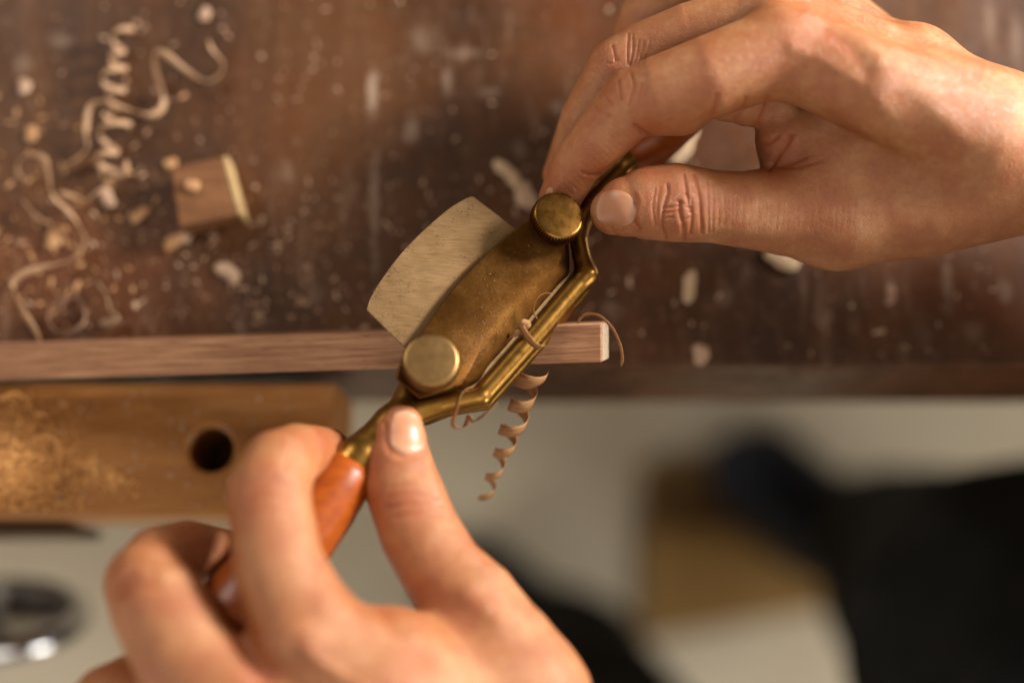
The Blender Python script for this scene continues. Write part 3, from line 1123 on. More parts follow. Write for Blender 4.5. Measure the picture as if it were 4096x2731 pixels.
def left_hand():
    lo, hi = P(130, 3150, 0), P(2360, 1540, 0)
    f = Field((lo[0], lo[1] - 10, -6), (hi[0], hi[1], 122), 0.85)
    th = f.new()
    f.chain(ch([(1606, 1706, 24, 92), (1596, 1760, 26, 116), (1593, 1850, 28, 140), (1612, 1950, 31, 158), (1680, 2130, 37, 166), (1770, 2285, 43, 172), (1890, 2420, 49, 196), (1990, 2600, 54, 232), (2060, 2800, 58, 290)]), 2.5, 0.88, th)
    ind = f.new()
    f.chain(ch([(1250, 2590, 82, 235), (1112, 2260, 76, 184), (1086, 2060, 68, 170), (1078, 1965, 64, 168), (1112, 1868, 54, 156), (1185, 1815, 42, 126), (1305, 1800, 16, 98)]), 3.0, 1.0, ind)
    mid = f.new()
    f.chain(ch([(980, 2880, 92, 250), (750, 2640, 84, 208), (642, 2430, 74, 200), (592, 2335, 68, 178), (640, 2240, 56, 146), (745, 2200, 42, 126), (872, 2222, 30, 116)]), 3.0, 1.0, mid)
    rin = f.new()
    f.chain(ch([(820, 3050, 84, 240), (520, 2880, 74, 190), (450, 2820, 66, 172), (520, 2760, 54, 146), (650, 2700, 38, 120)]), 3.0, 1.0, rin)
    fin = Field.smin(Field.smin(ind, mid, 2.0), rin, 2.0)
    f.chain(ch([(1250, 2590, 82, 235), (1500, 2850, 84, 330), (1700, 3200, 76, 420)]), 6.0)
    f.chain(ch([(980, 2880, 92, 240), (1300, 3050, 86, 330)]), 6.0)
    f.chain(ch([(820, 3050, 84, 240), (1200, 3150, 80, 300)]), 6.0)
    f.chain(ch([(1560, 2690, 70, 268), (1800, 2900, 68, 330)]), 8.0)
    f.chain(ch([(2060, 2800, 58, 290), (2050, 3200, 62, 420)]), 6.0)
    f.merge(th, 7.0)
    f.merge(fin, 4.5)
    cr = [
        ([(1540, 1690), (1545, 1750), (1562, 1800)], 10, -0.45), ([(1562, 1805), (1621, 1828), (1700, 1815)], 10, -0.45), ([(1560, 1830), (1621, 1850), (1705, 1840)], 14, 0.25),
        ([(1555, 1990), (1640, 1975), (1740, 1985)], 12, -0.45), ([(1550, 2030), (1650, 2015), (1770, 2020)], 12, -0.5), ([(1580, 2065), (1660, 2055), (1760, 2062)], 12, -0.4),
        ([(1560, 1950), (1640, 1940), (1720, 1945)], 10, -0.3),
        ([(1000, 1960), (1080, 1925), (1160, 1950)], 12, -0.5), ([(985, 2005), (1075, 1975), (1170, 2000)], 12, -0.55), ([(990, 2050), (1080, 2030), (1180, 2050)], 12, -0.4), ([(480, 2330), (540, 2290), (620, 2300)], 13, -0.5), ([(470, 2375), (550, 2335), (640, 2345)], 13, -0.5), ([(1060, 1900), (1090, 1880), (1130, 1900)], 14, 0.3), ([(470, 2300), (520, 2270), (580, 2290)], 16, 0.5),
        ([(1100, 2570), (1180, 2530), (1240, 2560)], 60, 1.3), ([(960, 2500), (1000, 2600), (1060, 2731)], 40, -1.3), ([(1500, 2400), (1560, 2500), (1700, 2640)], 40, -0.7), ([(1230, 2600), (1330, 2680), (1450, 2760)], 24, 0.8), ([(1880, 2380), (1930, 2420), (1990, 2480)], 46, 0.8), ([(1300, 2420), (1450, 2500), (1650, 2560)], 50, 0.6),
    ]
    tints = [(1600, 1700, 120, 0.2), (1480, 1850, 110, 0.7), (1470, 2000, 110, 0.85), (1620, 2350, 150, 0.5), (1330, 1780, 110, 0.75), (960, 2000, 150, 0.45), (430, 2330, 140, 0.5), (760, 2150, 140, 0.55), (1150, 2620, 200, 0.45), (1640, 2020, 90, 0.3), (500, 2700, 120, 0.5)]
    return finish_hand(f, 'hand', 'left hand gripping the near handle, thumb along the tool', cr, tints, False)


def nail(hand, quad, name='fingernail', lift=0.00025, tip=None):
    """quad: four photo points tip-left, tip-right, root-right, root-left; pressed onto the finger"""
    me = hand.data
    V, _ = read_co(me)
    F = np.zeros(len(me.loops), np.int32)
    me.loops.foreach_get('vertex_index', F)
    F = F.reshape(-1, 4)
    vw = V
    q = np.array(quad, float)
    # only the faces around the nail
    co = vw
    d = (co - CM[:3, 3]) @ CM[:3, :3]
    x = 2048 + d[:, 0] / (-d[:, 2]) / KPX
    y = 1365.5 - d[:, 1] / (-d[:, 2]) / KPX
    c = q.mean(0)
    m = np.hypot(x - c[0], y - c[1]) < 260
    fm = m[F].all(1)
    Fs = F[fm]
    ids = np.unique(Fs)
    mp = -np.ones(len(V), int)
    mp[ids] = np.arange(len(ids))
    bvh = BVHTree.FromPolygons([tuple(p) for p in vw[ids]], [tuple(r) for r in mp[Fs]])
    nu, nv = 21, 25
    o = Vector(CM[:3, 3])
    pts, nrm = [], []
    zc = np.median(d[m][:, 2]) if m.any() else -FOC / 1000
    for j in range(nv):
        vv = 2 * j / (nv - 1) - 1
        for i in range(nu):
            uu = 2 * i / (nu - 1) - 1
            uu2 = uu * math.sqrt(max(0, 1 - 0.42 * vv * vv))
            vv2 = vv * math.sqrt(max(0, 1 - 0.42 * uu * uu))
            a, b = (uu2 + 1) / 2, (vv2 + 1) / 2
            pt = (q[0] * (1 - a) + q[1] * a) * (1 - b) + (q[3] * (1 - a) + q[2] * a) * b
            dd = CM[:3, :3] @ np.array([(pt[0] - 2048) * KPX, -(pt[1] - 1365.5) * KPX, -1.0])
            loc, nor, idx, dist = bvh.ray_cast(o, Vector(dd).normalized())
            if loc is None:
                loc, nor, idx, dist = bvh.find_nearest(o + Vector(dd) * (-zc))
            pts.append(np.array(loc))
            nrm.append(np.array(nor))
    pts, nrm = np.array(pts), np.array(nrm)
    # smooth the plate so it spans the skin's small folds
    G = pts.reshape(nv, nu, 3)
    for _ in range(6):
        H = G.copy()
        H[1:-1, 1:-1] = (G[:-2, 1:-1] + G[2:, 1:-1] + G[1:-1, :-2] + G[1:-1, 2:]) / 4
        G = H
    Nm = nrm.mean(0)
    Nm /= np.linalg.norm(Nm)
    vv, uu = np.meshgrid(np.linspace(-1, 1, nv), np.linspace(-1, 1, nu), indexing='ij')
    edge = np.clip((1 - np.abs(uu)) * 5, 0, 1) * np.clip((1 - vv) * 5, 0, 1)
    N3 = nrm.reshape(nv, nu, 3)
    lower = G + N3 * (lift * (edge - 0.9))[..., None] - 0.0004 * N3
    upper = G + N3 * (lift * (edge * 1.1 - 0.15))[..., None]
    V2 = np.concatenate([upper.reshape(-1, 3), lower.reshape(-1, 3)])
    Fq, n = [], nu * nv
    for j in range(nv - 1):
        for i in range(nu - 1):
            a = j * nu + i
            Fq.append([a, a + 1, a + nu + 1, a + nu])
            Fq.append([n + a, n + a + nu, n + a + nu + 1, n + a + 1])
    rim = [j for j in range(nu)] + [k * nu + nu - 1 for k in range(1, nv)] + [(nv - 1) * nu + i for i in range(nu - 2, -1, -1)] + [k * nu for k in range(nv - 2, 0, -1)]
    for a, b in zip(rim, rim[1:] + rim[:1]):
        Fq.append([a, a + n, b + n, b])
    nme = bpy.data.meshes.new(name)
    nme.from_pydata([tuple(p) for p in V2], [], Fq)
    at = nme.attributes.new('along', 'FLOAT', 'POINT')
    at.data.foreach_set('value', np.tile(((vv + 1) / 2).ravel(), 2).astype(np.float32))
    bm = bmesh.new()
    bm.from_mesh(nme)
    bmesh.ops.recalc_face_normals(bm, faces=bm.faces)
    bm.to_mesh(nme)
    bm.free()
    ob = link(name, nme, NAIL, None, True)
    ob.parent = hand
    ob.matrix_parent_inverse = Matrix.Translation(-Vector(person.location))
    hand_inv = Matrix()
    ob.matrix_parent_inverse = hand_inv
    return ob


rh = right_hand()
ZS, RADD = 0.72, -4
lh = left_hand()
nail(rh, [(2372, 905), (2402, 748), (2540, 768), (2550, 912)], lift=0.00030)
nail(lh, [(1556, 1640), (1684, 1650), (1726, 1820), (1540, 1812)], lift=0.00035)
nail(rh, [(2168, 850), (2200, 856), (2218, 752), (2186, 744)], lift=0.00014)


# trousers and shoes (far below, out of focus)
def limb_mesh(name, pts, vox, k=20.0):
    lo = np.min([np.array(p[:3]) - p[3] - 12 for p in pts], 0)
    hi = np.max([np.array(p[:3]) + p[3] + 12 for p in pts], 0)
    f = Field(lo, hi, vox)
    for p, q in zip(pts[:-1], pts[1:]):
        a, b = np.array(p[:3], float), np.array(q[:3], float)
        X, Y, Z = f.coords([0, 0, 0], f.n)
        ab = b - a
        t = np.clip(((X - a[0]) * ab[0] + (Y - a[1]) * ab[1] + (Z - a[2]) * ab[2]) / max(ab @ ab, 1e-6), 0, 1)
        d = np.sqrt((X - a[0] - t * ab[0]) ** 2 + (Y - a[1] - t * ab[1]) ** 2 + (Z - a[2] - t * ab[2]) ** 2) - (p[3] + (q[3] - p[3]) * t)
        f.D = f.smin(f.D, d.astype(np.float32), k)
    # gentle folds of cloth
    X, Y, Z = f.coords([0, 0, 0], f.n)
    f.D = f.D + (3.0 * np.sin(X * 0.06 + Y * 0.05 + 1.3 * np.sin(Z * 0.03)) * np.sin(Z * 0.045 + X * 0.02)).astype(np.float32)
    V, F = f.surface()
    V = laplace(V, F, 4)
    return mesh_np(name, to_world(V), F)


def cz(px, py, dz, r):
    return (*P(px, py, dz), r)


for pts in ([cz(4550, 602, -6, 29), cz(4900, 720, -6, 34), cz(6500, 1900, 20, 46), cz(7600, 3000, 60, 55)],
            [cz(2080, 3340, 44, 31), cz(2300, 3650, 46, 38), cz(3600, 4900, 50, 48), cz(4800, 5600, 80, 56)]):
    link('sleeve', limb_mesh('sleeve', pts, 4.0, 14.0), CLOTH, person, True)

legs = [[cz(3520, 2160, -800, 62), cz(3800, 2380, -560, 80), cz(4180, 2620, -330, 98), cz(4700, 3000, -240, 110)],
        [cz(2260, 2660, -800, 66), cz(2350, 3050, -560, 80), cz(2600, 3700, -330, 100)]]
for l in legs:
    link('trouser_leg', limb_mesh('trouser_leg', l, 6.0), CLOTH, person, True)
for (a, b, c) in (((3040, 1900), (3330, 2120), (3520, 2230)), ((1900, 2360), (2080, 2520), (2300, 2700))):
    A, B, Cc = [Wz(p[0], p[1], zf * 1000 + 38) for p in (a, b, c)]
    pts = []
    for w, r in ((A, 46), (B, 50), (Cc, 44)):
        v = (CM[:3, :3].T @ (np.array(w) - CM[:3, 3])) * 1000
        v[2] += FOC
        pts.append((*v, r))
    link('shoe', limb_mesh('shoe', pts, 5.0, 8.0), SHOE, person, True)

# ------------------------------------------------------------------ cardboard box on the floor
cb = empty('cardboard_box', Wz(2850, 2250, zf * 1000), 'flat brown cardboard box on the floor beside the shoe', 'box')
q = [Wz(x, y, zf * 1000 + 8) for x, y in ((2560, 1850), (3060, 1800), (3420, 2420), (2560, 2560))]
q2 = [Vector((p.x, p.y, zf + 0.001)) for p in q]
prism('carton', q, q2, CARD, cb, 0.002)
f1 = [p + Vector((0, 0, 0.0015)) for p in q]  # thin dark sheet over the upper part: the box's shading as colour
mid1 = f1[0] * 0.1 + f1[1] * 0.9
mid2 = f1[0] * 0.35 + f1[2] * 0.5 + f1[1] * 0.15
f1[3] = f1[0] * 0.6 + f1[3] * 0.4
prism('box_shade', [f1[0] + Vector((0.004, -0.002, 0.004)), mid1 + Vector((-0.002, 0, 0.004)), mid2 + Vector((-0.002, 0, 0.004)), f1[3] + Vector((0.004, 0.004, 0.004))],
      [f1[0] + Vector((0.004, -0.002, 0)), mid1 + Vector((-0.002, 0, 0)), mid2 + Vector((-0.002, 0, 0)), f1[3] + Vector((0.004, 0.004, 0))], BOX_SHADE, cb)

# ------------------------------------------------------------------ offcut block on the bench
blk = empty('wood_block', Wz(820, 750, 0), 'small square brown offcut block with a pale sapwood edge lying on the bench', 'wood block')
bz = 11
tb = [Wz(x, y, bz) for x, y in ((682, 668), (885, 628), (948, 858), (716, 912))]
prism('body', tb, [Vector((p.x, p.y, 0.0005)) for p in tb], BLOCKW, blk, 0.0006)
ins = [Wz(x, y, bz) for x, y in ((886, 628), (949, 858))]
dx = (Vector((ins[1].y - ins[0].y, -(ins[1].x - ins[0].x), 0))).normalized()
if dx.x < 0:
    dx = -dx
sp = [ins[0] + dx * 0.0002, ins[0] + dx * 0.0019, ins[1] + dx * 0.0019, ins[1] + dx * 0.0002]
prism('sapwood_edge', sp, [Vector((p.x, p.y, 0.0005)) for p in sp], SAP, blk, 0.0004)


# ------------------------------------------------------------------ shavings
def lab(o, label, cat='wood shaving', group=None):
    return tag(o, label, cat, group)


def ribbon(name, px_pts, wmm, thick=0.12, wdir=(0, 0, 1), mat=SHAVING, n=10, taper=True, roll=0.0):
    """px_pts (x,y,dz); the ribbon's width runs along wdir (camera frame)"""
    C = catmull([P(*p) for p in px_pts], n)
    m = len(C)
    s = np.linspace(0, 1, m)
    w = np.full(m, wmm / 2.0)
    if taper:
        w *= np.clip(np.minimum(s, 1 - s) * 9 + 0.25, 0, 1)
    tan = np.gradient(C, axis=0)
    tan /= np.linalg.norm(tan, axis=1)[:, None] + 1e-9
    wd = np.repeat(np.array(wdir, float)[None], m, 0)
    if roll:
        ang = roll * s
        wd = wd * np.cos(ang)[:, None] + np.cross(tan, wd) * np.sin(ang)[:, None]
    wd = wd - tan * (wd * tan).sum(1)[:, None]
    wd /= np.linalg.norm(wd, axis=1)[:, None] + 1e-9
    w = w * (1 + 0.08 * np.sin(s * 37) + 0.05 * np.sin(s * 91))
    return link(name, ribbon_mesh(name, C, wd * w[:, None], thick), mat, None, True)


def spiral(name, p0, p1, turns, r0, r1, w0, w1, phase, mat, thick=0.12, sag=0.0, flat=1.0, jit=0.0):
    """helical curl: axis p0->p1 in the camera frame (mm)"""
    p0, p1 = np.array(p0, float), np.array(p1, float)
    a = (p1 - p0) / np.linalg.norm(p1 - p0)
    e1 = np.cross(a, [0, 0, 1.0])
    e1 /= np.linalg.norm(e1)
    e2 = np.cross(a, e1)
    m = int(turns * 28)
    s = np.linspace(0, 1, m)
    th = phase + 2 * math.pi * turns * s
    r = r0 + (r1 - r0) * s
    r = r * (1 + jit * np.sin(th * 0.37 + 1) + 0.5 * jit * np.sin(th * 0.83))
    s = s + 0.25 * jit / turns * np.sin(th * 0.61 + 2)
    C = p0 + a * (s * np.linalg.norm(p1 - p0))[:, None] + e1 * (r * np.cos(th) + sag * np.sin(math.pi * s))[:, None] + e2 * (r * flat * np.sin(th))[:, None]
    w = (w0 + (w1 - w0) * s) / 2 * np.clip(np.minimum(s, 1 - s) * 14 + 0.2, 0, 1)
    tan = np.gradient(C, axis=0)
    tan /= np.linalg.norm(tan, axis=1)[:, None]
    wd = np.repeat(a[None], m, 0)
    wd = wd - tan * (wd * tan).sum(1)[:, None]
    wd /= np.linalg.norm(wd, axis=1)[:, None]
    return link(name, ribbon_mesh(name, C, wd * w[:, None], thick), mat, None, True)


o = spiral('wood_shaving', P(2130, 1470, -4), P(1928, 2010, -26), 5.7, 4.3, 1.5, 4.6, 1.7, 2.5, SHAVING, 0.14, -0.6, 1.0, 0.12)
lab(o, 'brown corkscrew shaving dangling below the spokeshave bar')
o = ribbon('wood_shaving', [(2309, 1294, 2), (2330, 1264, 4), (2368, 1256, 6), (2410, 1272, 7), (2452, 1318, 7), (2480, 1380, 5), (2489, 1430, 3), (2484, 1466, 1)], 0.9, 0.1, (0.6, 0.5, 0.6))
lab(o, 'thin arched shaving over the pale end of the walnut strip')
o = ribbon('wood_shaving', [(1872, 1562, 12), (1850, 1568, 16), (1832, 1606, 18), (1818, 1660, 18), (1812, 1690, 16), (1822, 1710, 14), (1850, 1708, 13), (1866, 1690, 13), (1874, 1664, 14), (1882, 1674, 14), (1895, 1684, 14), (1940, 1656, 15), (1992, 1612, 15)], 1.2, 0.1, (0.7, 0.3, 0.5))
lab(o, 'fine looped shaving caught on the lower corner of the brass body')
o = ribbon('wood_shaving', [(2150, 1278, 4), (2137, 1255, 5), (2135, 1225, 6), (2150, 1192, 6), (2180, 1173, 5), (2210, 1176, 4)], 0.6, 0.1, (0.3, 0.3, 0.9))
lab(o, 'hair-thin curl standing up in the spokeshave mouth')
o = ribbon('wood_shaving', [(2036, 1352, 4), (2060, 1335, 5), (2096, 1322, 6), (2112, 1312, 7), (2108, 1296, 8.5), (2090, 1290, 9.5), (2084, 1302, 9.5), (2098, 1328, 8.5), (2118, 1358, 8), (2138, 1380, 7.5), (2160, 1388, 7), (2180, 1380, 6.4)], 2.1, 0.14, (0.75, 0.66, 0.2), SHAVING, 8, True, 0.5)
lab(o, 'crumpled brown shaving folded over the front bar')


def zz(pts, lift):
    """photo pixels with a height over the bench (mm) -> camera-frame control points"""
    out = []
    for (x, y, h) in pts:
        w = np.array(Wz(x, y, h + lift))
        v = (CM[:3, :3].T @ (w - CM[:3, 3])) * 1000
        v[2] += FOC
        out.append(v)
    return out


def bench_ribbon(pts, wmm, mat, label, lift=1.5, wdir=(0.1, 0.5, 0.9), roll=0.0, name='wood_shaving', group='curled shavings lying on the bench'):
    C = catmull(zz(pts, lift), 8)
    m = len(C)
    s = np.linspace(0, 1, m)
    tan = np.gradient(C, axis=0)
    tan /= np.linalg.norm(tan, axis=1)[:, None] + 1e-9
    wd = np.repeat(np.array(wdir, float)[None], m, 0)
    wd = wd - tan * (wd * tan).sum(1)[:, None]
    wd /= np.linalg.norm(wd, axis=1)[:, None] + 1e-9
    if roll:
        ang = 0.9 * np.sin(roll * s * 2 * math.pi)
        wd = wd * np.cos(ang)[:, None] + np.cross(tan, wd) * np.sin(ang)[:, None]
    w = wmm / 2 * np.clip(np.minimum(s, 1 - s) * 12 + 0.35, 0, 1)
    o = link(name, ribbon_mesh(name, C, wd * w[:, None], 0.18), mat, None, True)
    return lab(o, label, 'wood shaving', group)


bench_ribbon([(832, 158, 8), (850, 200, 6), (890, 250, 3), (880, 300, 2), (820, 325, 3), (740, 280, 7), (660, 215, 9), (622, 220, 7), (622, 290, 4), (650, 370, 2), (650, 430, 2), (600, 462, 3), (520, 440, 7), (430, 405, 9), (360, 430, 8), (345, 520, 5), (350, 590, 2), (300, 640, 2), (240, 670, 2)], 2.1, PALE,
             'long wavy pale shaving winding across the upper left bench', roll=4)
o = spiral('wood_shaving', zz([(492, 95, 5)], 0)[0], zz([(468, 430, 5)], 0)[0], 4.2, 2.9, 3.6, 1.8, 2.0, 1.0, PALE, 0.16, 1.5, 1.0, 0.3)
lab(o, 'tight pale corkscrew shaving at the top left of the bench', 'wood shaving', 'curled shavings lying on the bench')
o = spiral('wood_shaving', zz([(470, 450, 5)], 0)[0], zz([(420, 690, 5)], 0)[0], 2.4, 3.8, 5.4, 1.9, 2.1, 0.2, PALE, 0.16, 1.0, 1.0, 0.35)
lab(o, 'loose pale coil beneath the long wavy shaving', 'wood shaving', 'curled shavings lying on the bench')
bench_ribbon([(100, 720, 2), (70, 690, 3), (80, 640, 6), (130, 620, 8), (180, 640, 8), (192, 700, 5), (205, 765, 3), (225, 800, 2), (280, 850, 3), (325, 920, 3), (338, 965, 2), (300, 1030, 2), (220, 1060, 4), (120, 1082, 5), (60, 1120, 4), (55, 1160, 3), (90, 1240, 4), (140, 1320, 6), (172, 1395, 9)], 2.1, PALE,
             'long S-shaped pale shaving running down to the strip at the left', roll=3)
bench_ribbon([(505, 640, 6), (500, 690, 4), (440, 725, 2), (385, 770, 4), (340, 805, 3), (290, 790, 2), (235, 770, 3)], 2.2, PALE, 'short bent pale shaving joining the tangle of curls', roll=1.5)
bench_ribbon([(395, 610, 6), (400, 650, 4), (402, 690, 2)], 2.2, PALE, 'tiny upright white curl inside the tangle of shavings')
bench_ribbon([(90, 800, 2), (130, 850, 3), (170, 885, 2), (205, 890, 2)], 2.4, PALE, 'short pinkish shaving lying left of the S-shaped curl')
bench_ribbon([(270, 1190, 5), (205, 1240, 3), (200, 1300, 2), (260, 1335, 2), (335, 1290, 4), (330, 1220, 6), (290, 1190, 5), (250, 1230, 4), (280, 1270, 3)], 2.2, CRUMB_W, 'golden ring-shaped curl of shaving near the strip')
bench_ribbon([(395, 1140, 2), (425, 1180, 5), (440, 1240, 5), (460, 1275, 3), (400, 1300, 2)], 4.2, CHIPW, 'bent cream sliver standing beside the golden ring curl')


# ------------------------------------------------------------------ chips (things) and crumbs (stuff)
def chip(px, py, lx, wy, rot, mat, label, hz=1.6, z=0.0, curl=0.25, group='wood chips scattered on the bench'):
    c = Wz(px, py, z)
    n, mrow = 9, 4
    V, F = [], []
    sc = KPX * 0.46
    L_, W_ = lx * sc, wy * sc
    ca, sa = math.cos(rad(rot)), math.sin(rad(rot))
    for lay in (1, 0):
        for i in range(n):
            t = 2 * i / (n - 1) - 1
            for j in range(mrow):
                s = 2 * j / (mrow - 1) - 1
                wdt = W_ / 2 * (1 - 0.55 * abs(t) ** 3) * (1 + 0.12 * math.sin(7 * t + px))
                x = L_ / 2 * t
                y = s * wdt + 0.10 * W_ * math.sin(3 * t + py)
                zc = 0.0003 + curl * L_ * 0.25 * (t * t) + 0.05 * W_ * (1 - s * s) + lay * hz * 0.45 / 1000 * (1 - 0.6 * abs(t) ** 2)
                V.append((c.x + ca * x - sa * y, c.y + sa * x + ca * y, z / 1000 + zc))
    k = n * mrow
    for i in range(n - 1):
        for j in range(mrow - 1):
            a = i * mrow + j
            F.append([a, a + mrow, a + mrow + 1, a + 1])
            F.append([k + a, k + a + 1, k + a + mrow + 1, k + a + mrow])
    rim = [j for j in range(mrow)] + [i * mrow + mrow - 1 for i in range(1, n)] + [(n - 1) * mrow + j for j in range(mrow - 2, -1, -1)] + [i * mrow for i in range(n - 2, 0, -1)]
    for a, b in zip(rim, rim[1:] + rim[:1]):
        F.append([a, b, b + k, a + k])
    me = bpy.data.meshes.new('wood_chip')
    me.from_pydata(V, [], F)
    bm = bmesh.new()
    bm.from_mesh(me)
    bmesh.ops.recalc_face_normals(bm, faces=bm.faces)
    bm.to_mesh(me)
    bm.free()
    o = link('wood_chip', me, mat, None, True)
    return tag(o, label, 'wood chip', group)


chip(2035, 705, 165, 52, -48, CHIPW, 'stout cream wood chip pointing at the right thumbscrew', 5)
chip(2105, 790, 120, 80, -60, CRUMB_P, 'tan crumpled chip just behind the right thumbscrew', 4)
chip(2735, 590, 190, 62, 58, CHIPW, 'long cream sliver seen through the gap between thumb and index finger', 3)
chip(2757, 1150, 140, 50, 76, CHIPW, 'upright cream splinter on the bench under the right thumb', 2.5)
chip(3125, 1040, 150, 70, -20, CHIPW, 'cream chip half hidden under the base of the right thumb', 3)
chip(2800, 1418, 90, 62, 100, CRUMB_P, 'pinkish chip at the bench edge right of the strip', 3)
chip(565, 862, 92, 36, 40, CRUMB_O, 'orange flake left of the square block', 2)
chip(222, 955, 105, 62, 62, CRUMB_O, 'big golden flake beside the S-shaped shaving', 3)
chip(700, 970, 100, 52, 42, CRUMB_O, 'orange flake below the square block', 2.5)
chip(750, 945, 70, 44, 80, CRUMB_P, 'pinkish white crumb touching the orange flake below the block', 2.5)
chip(432, 795, 95, 50, -50, CRUMB_P, 'pinkish oval chip under the tangle of shavings', 2.5)
chip(130, 540, 70, 52, 70, CRUMB_O, 'golden crumb at the left under the long wavy shaving', 2)
chip(915, 1095, 120, 62, -35, CRUMB_P, 'cream double chip between the block and the strip', 3)
chip(100, 350, 70, 52, 100, CRUMB_P, 'whitish crumb at the far left edge of the bench', 2)
chip(685, 658, 55, 46, 20, CRUMB_O, 'tan crumb resting at the upper corner of the square block', 2)
chip(772, 745, 60, 46, 10, CRUMB_O, 'ochre crumb lying on top of the square block', 2, z=11.4)
chip(820, 62, 62, 46, 60, CRUMB_P, 'pink crumb at the top of the bench, topmost of the chips', 2)
chip(3560, 1180, 90, 40, 80, CRUMB_W, 'faint grey-brown sliver on the bench below the right wrist', 0.5, curl=0.05)


def crumbs(name, spots, mat, label, cat='sawdust'):
    """loose crumbs as one mass; spots: (x, y, z, size) world"""
    V, F = [], []
    for (x, y, z, s) in spots:
        a, b, c = RNG.uniform(0.7, 2.0) * s, RNG.uniform(0.35, 0.8) * s, RNG.uniform(0.10, 0.28) * s
        th, ti = RNG.uniform(0, math.pi), RNG.uniform(-0.5, 0.5)
        R = Matrix.Rotation(th, 3, 'Z') @ Matrix.Rotation(ti, 3, 'X') @ Matrix.Rotation(RNG.uniform(-0.5, 0.5), 3, 'Y')
        n = len(V)
        for (ux_, uy_, uz_) in ((1, 0.2, 0), (0.3, 1, 0.1), (-0.9, 0.4, 0), (-0.7, -0.7, 0.1), (0.4, -0.9, 0), (0.1, 0, 1), (-0.1, 0.1, -1)):
            v = R @ Vector((ux_ * a * RNG.uniform(0.75, 1.2), uy_ * b * RNG.uniform(0.75, 1.2), uz_ * c))
            V.append((x + v.x, y + v.y, z + v.z + c))
        for i in range(5):
            F.append([n + i, n + (i + 1) % 5, n + 5])
            F.append([n + (i + 1) % 5, n + i, n + 6])
    me = bpy.data.meshes.new(name)
    me.from_pydata(V, [], F)
    o = link(name, me, mat)
    return tag(o, label, cat, None, 'stuff')


def scatter(n, cx, cy, sx, sy, z, s0, s1, uniform=False):
    out = []
    while len(out) < n:
        if uniform:
            px, py = RNG.uniform(cx - sx, cx + sx), RNG.uniform(cy - sy, cy + sy)
        else:
            px, py = RNG.normal(cx, sx), RNG.normal(cy, sy)
        w = Wz(px, py, z)
        if z == 0 and w.y < edge_y + 0.002:
            continue
        s = s0 + (s1 - s0) * RNG.uniform() ** 3
        out.append((w.x, w.y, z / 1000, s))
    return out


m_ = 0.001
crumbs('sawdust', scatter(190, 170, 830, 260, 300, 0, 0.3 * m_, 1.6 * m_) + scatter(130, 150, 1180, 230, 130, 0, 0.3 * m_, 1.5 * m_), CRUMB_O, 'orange sawdust crumbs strewn over the left of the bench')
crumbs('sawdust', scatter(260, 900, 1050, 520, 240, 0, 0.3 * m_, 1.4 * m_) + scatter(240, 1900, 500, 1500, 520, 0, 0.3 * m_, 1.3 * m_, True) + scatter(110, 3200, 1200, 800, 220, 0, 0.3 * m_, 1.3 * m_, True), CRUMB_P, 'pale sawdust specks strewn thinly over the whole bench')
crumbs('sawdust', scatter(420, 700, 700, 600, 420, 0, 0.3 * m_, 1.5 * m_) + scatter(200, 1500, 1100, 500, 220, 0, 0.3 * m_, 1.2 * m_), CRUMB_W, 'brown sawdust specks strewn over the bench')

# pile on the vise jaw
pile = []
for _ in range(4600):
    px, py = RNG.normal(50, 130), RNG.normal(1860, 120)
    if px > 330 or py < 1560 or py > 2040:
        continue
    h = 17 * math.exp(-((px - 30) / 170) ** 2 - ((py - 1880) / 120) ** 2) * RNG.uniform(0, 1)
    w = Wz(px, py, h)
    pile.append((w.x, w.y, h / 1000, (0.2 + 0.6 * RNG.uniform() ** 2) * m_))
for _ in range(200):
    t = RNG.uniform(0, 1)
    px, py = 290 + t * 210 + RNG.normal(0, 22), 1850 + t * 90 + RNG.normal(0, 26)
    w = Wz(px, py, 0)
    pile.append((w.x, w.y, 0.0001, (0.25 + 0.9 * RNG.uniform() ** 2) * m_))
crumbs('sawdust', pile, CRUMB_J, 'heap of golden sawdust piled on the vise jaw')
jawdust = [(w.x, w.y, 0.0, RNG.uniform(0.3, 0.9) * m_) for w in (Wz(RNG.uniform(150, 1330), RNG.uniform(1560, 2030), 0) for _ in range(170)) if (w.x - hc.x) ** 2 + (w.y - hc.y) ** 2 > (hr * 1.25) ** 2]
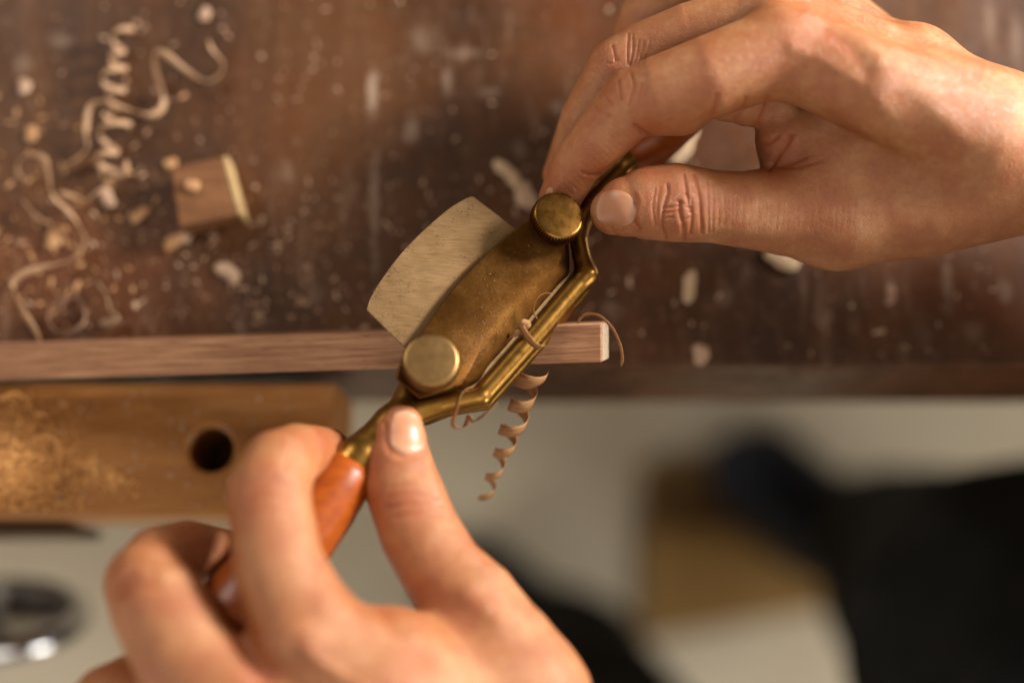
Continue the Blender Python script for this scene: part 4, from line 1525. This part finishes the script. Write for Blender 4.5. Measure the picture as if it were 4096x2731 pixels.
crumbs('sawdust', jawdust, CRUMB_P, 'fine dust specks on the bare part of the vise jaw')


def jaw_ribbon(pts, wmm, label):
    bench_ribbon(pts, wmm, CRUMB_J, label, 1.0, group='golden curls on the vise jaw')


jaw_ribbon([(0, 1600, 3), (60, 1570, 5), (110, 1600, 4), (140, 1650, 2), (190, 1660, 3)], 2.2, 'golden curl at the back of the jaw heap')
jaw_ribbon([(130, 1760, 6), (190, 1745, 9), (235, 1780, 8), (245, 1840, 5)], 2.0, 'arched golden shaving at the right of the jaw heap')

# dust on the spokeshave cap
V, F = [], []
for _ in range(1500):
    u = abs(RNG.normal(0, 0.36))
    if u > 1:
        continue
    v = RNG.uniform(0, 1) ** 0.8
    a = np.array([1640, 1440]) * (1 - v) + np.array([1885, 1490]) * v
    b = np.array([2060, 960]) * (1 - v) + np.array([2230, 1030]) * v
    p = a + (b - a) * u
    if math.hypot(p[0] - 1724, p[1] - 1438) < 128:
        continue
    s_ = u * 0.85 + 0.1
    c0 = T(p[0], p[1], 3.25 + 2.2 * (2 * s_ - 1) ** 2 + 0.42 * (1 - (2 * v - 1) ** 2))
    L_ = 0.07 + 0.33 * RNG.uniform() ** 3
    W_ = RNG.uniform(0.03, 0.08)
    th = RNG.uniform(0, math.pi)
    d1 = (_u / np.linalg.norm(_u) * math.cos(th) + _v / np.linalg.norm(_v) * math.sin(th)) * L_
    d2 = (-_u / np.linalg.norm(_u) * math.sin(th) + _v / np.linalg.norm(_v) * math.cos(th)) * W_
    n = len(V)
    V += [c0 - d1, c0 + d2 * 0.9, c0 + d1 + TN * RNG.uniform(0, 0.15), c0 - d2, c0 + TN * 0.1]
    F += [[n, n + 3, n + 4], [n + 3, n + 2, n + 4], [n + 2, n + 1, n + 4], [n + 1, n, n + 4]]
me = bpy.data.meshes.new('sawdust')
me.from_pydata([tuple(p) for p in to_world(np.array(V))], [], F)
o = link('sawdust', me, CRUMB_W)
tag(o, 'fine wood dust clinging to the brass lever cap', 'sawdust', None, 'stuff')
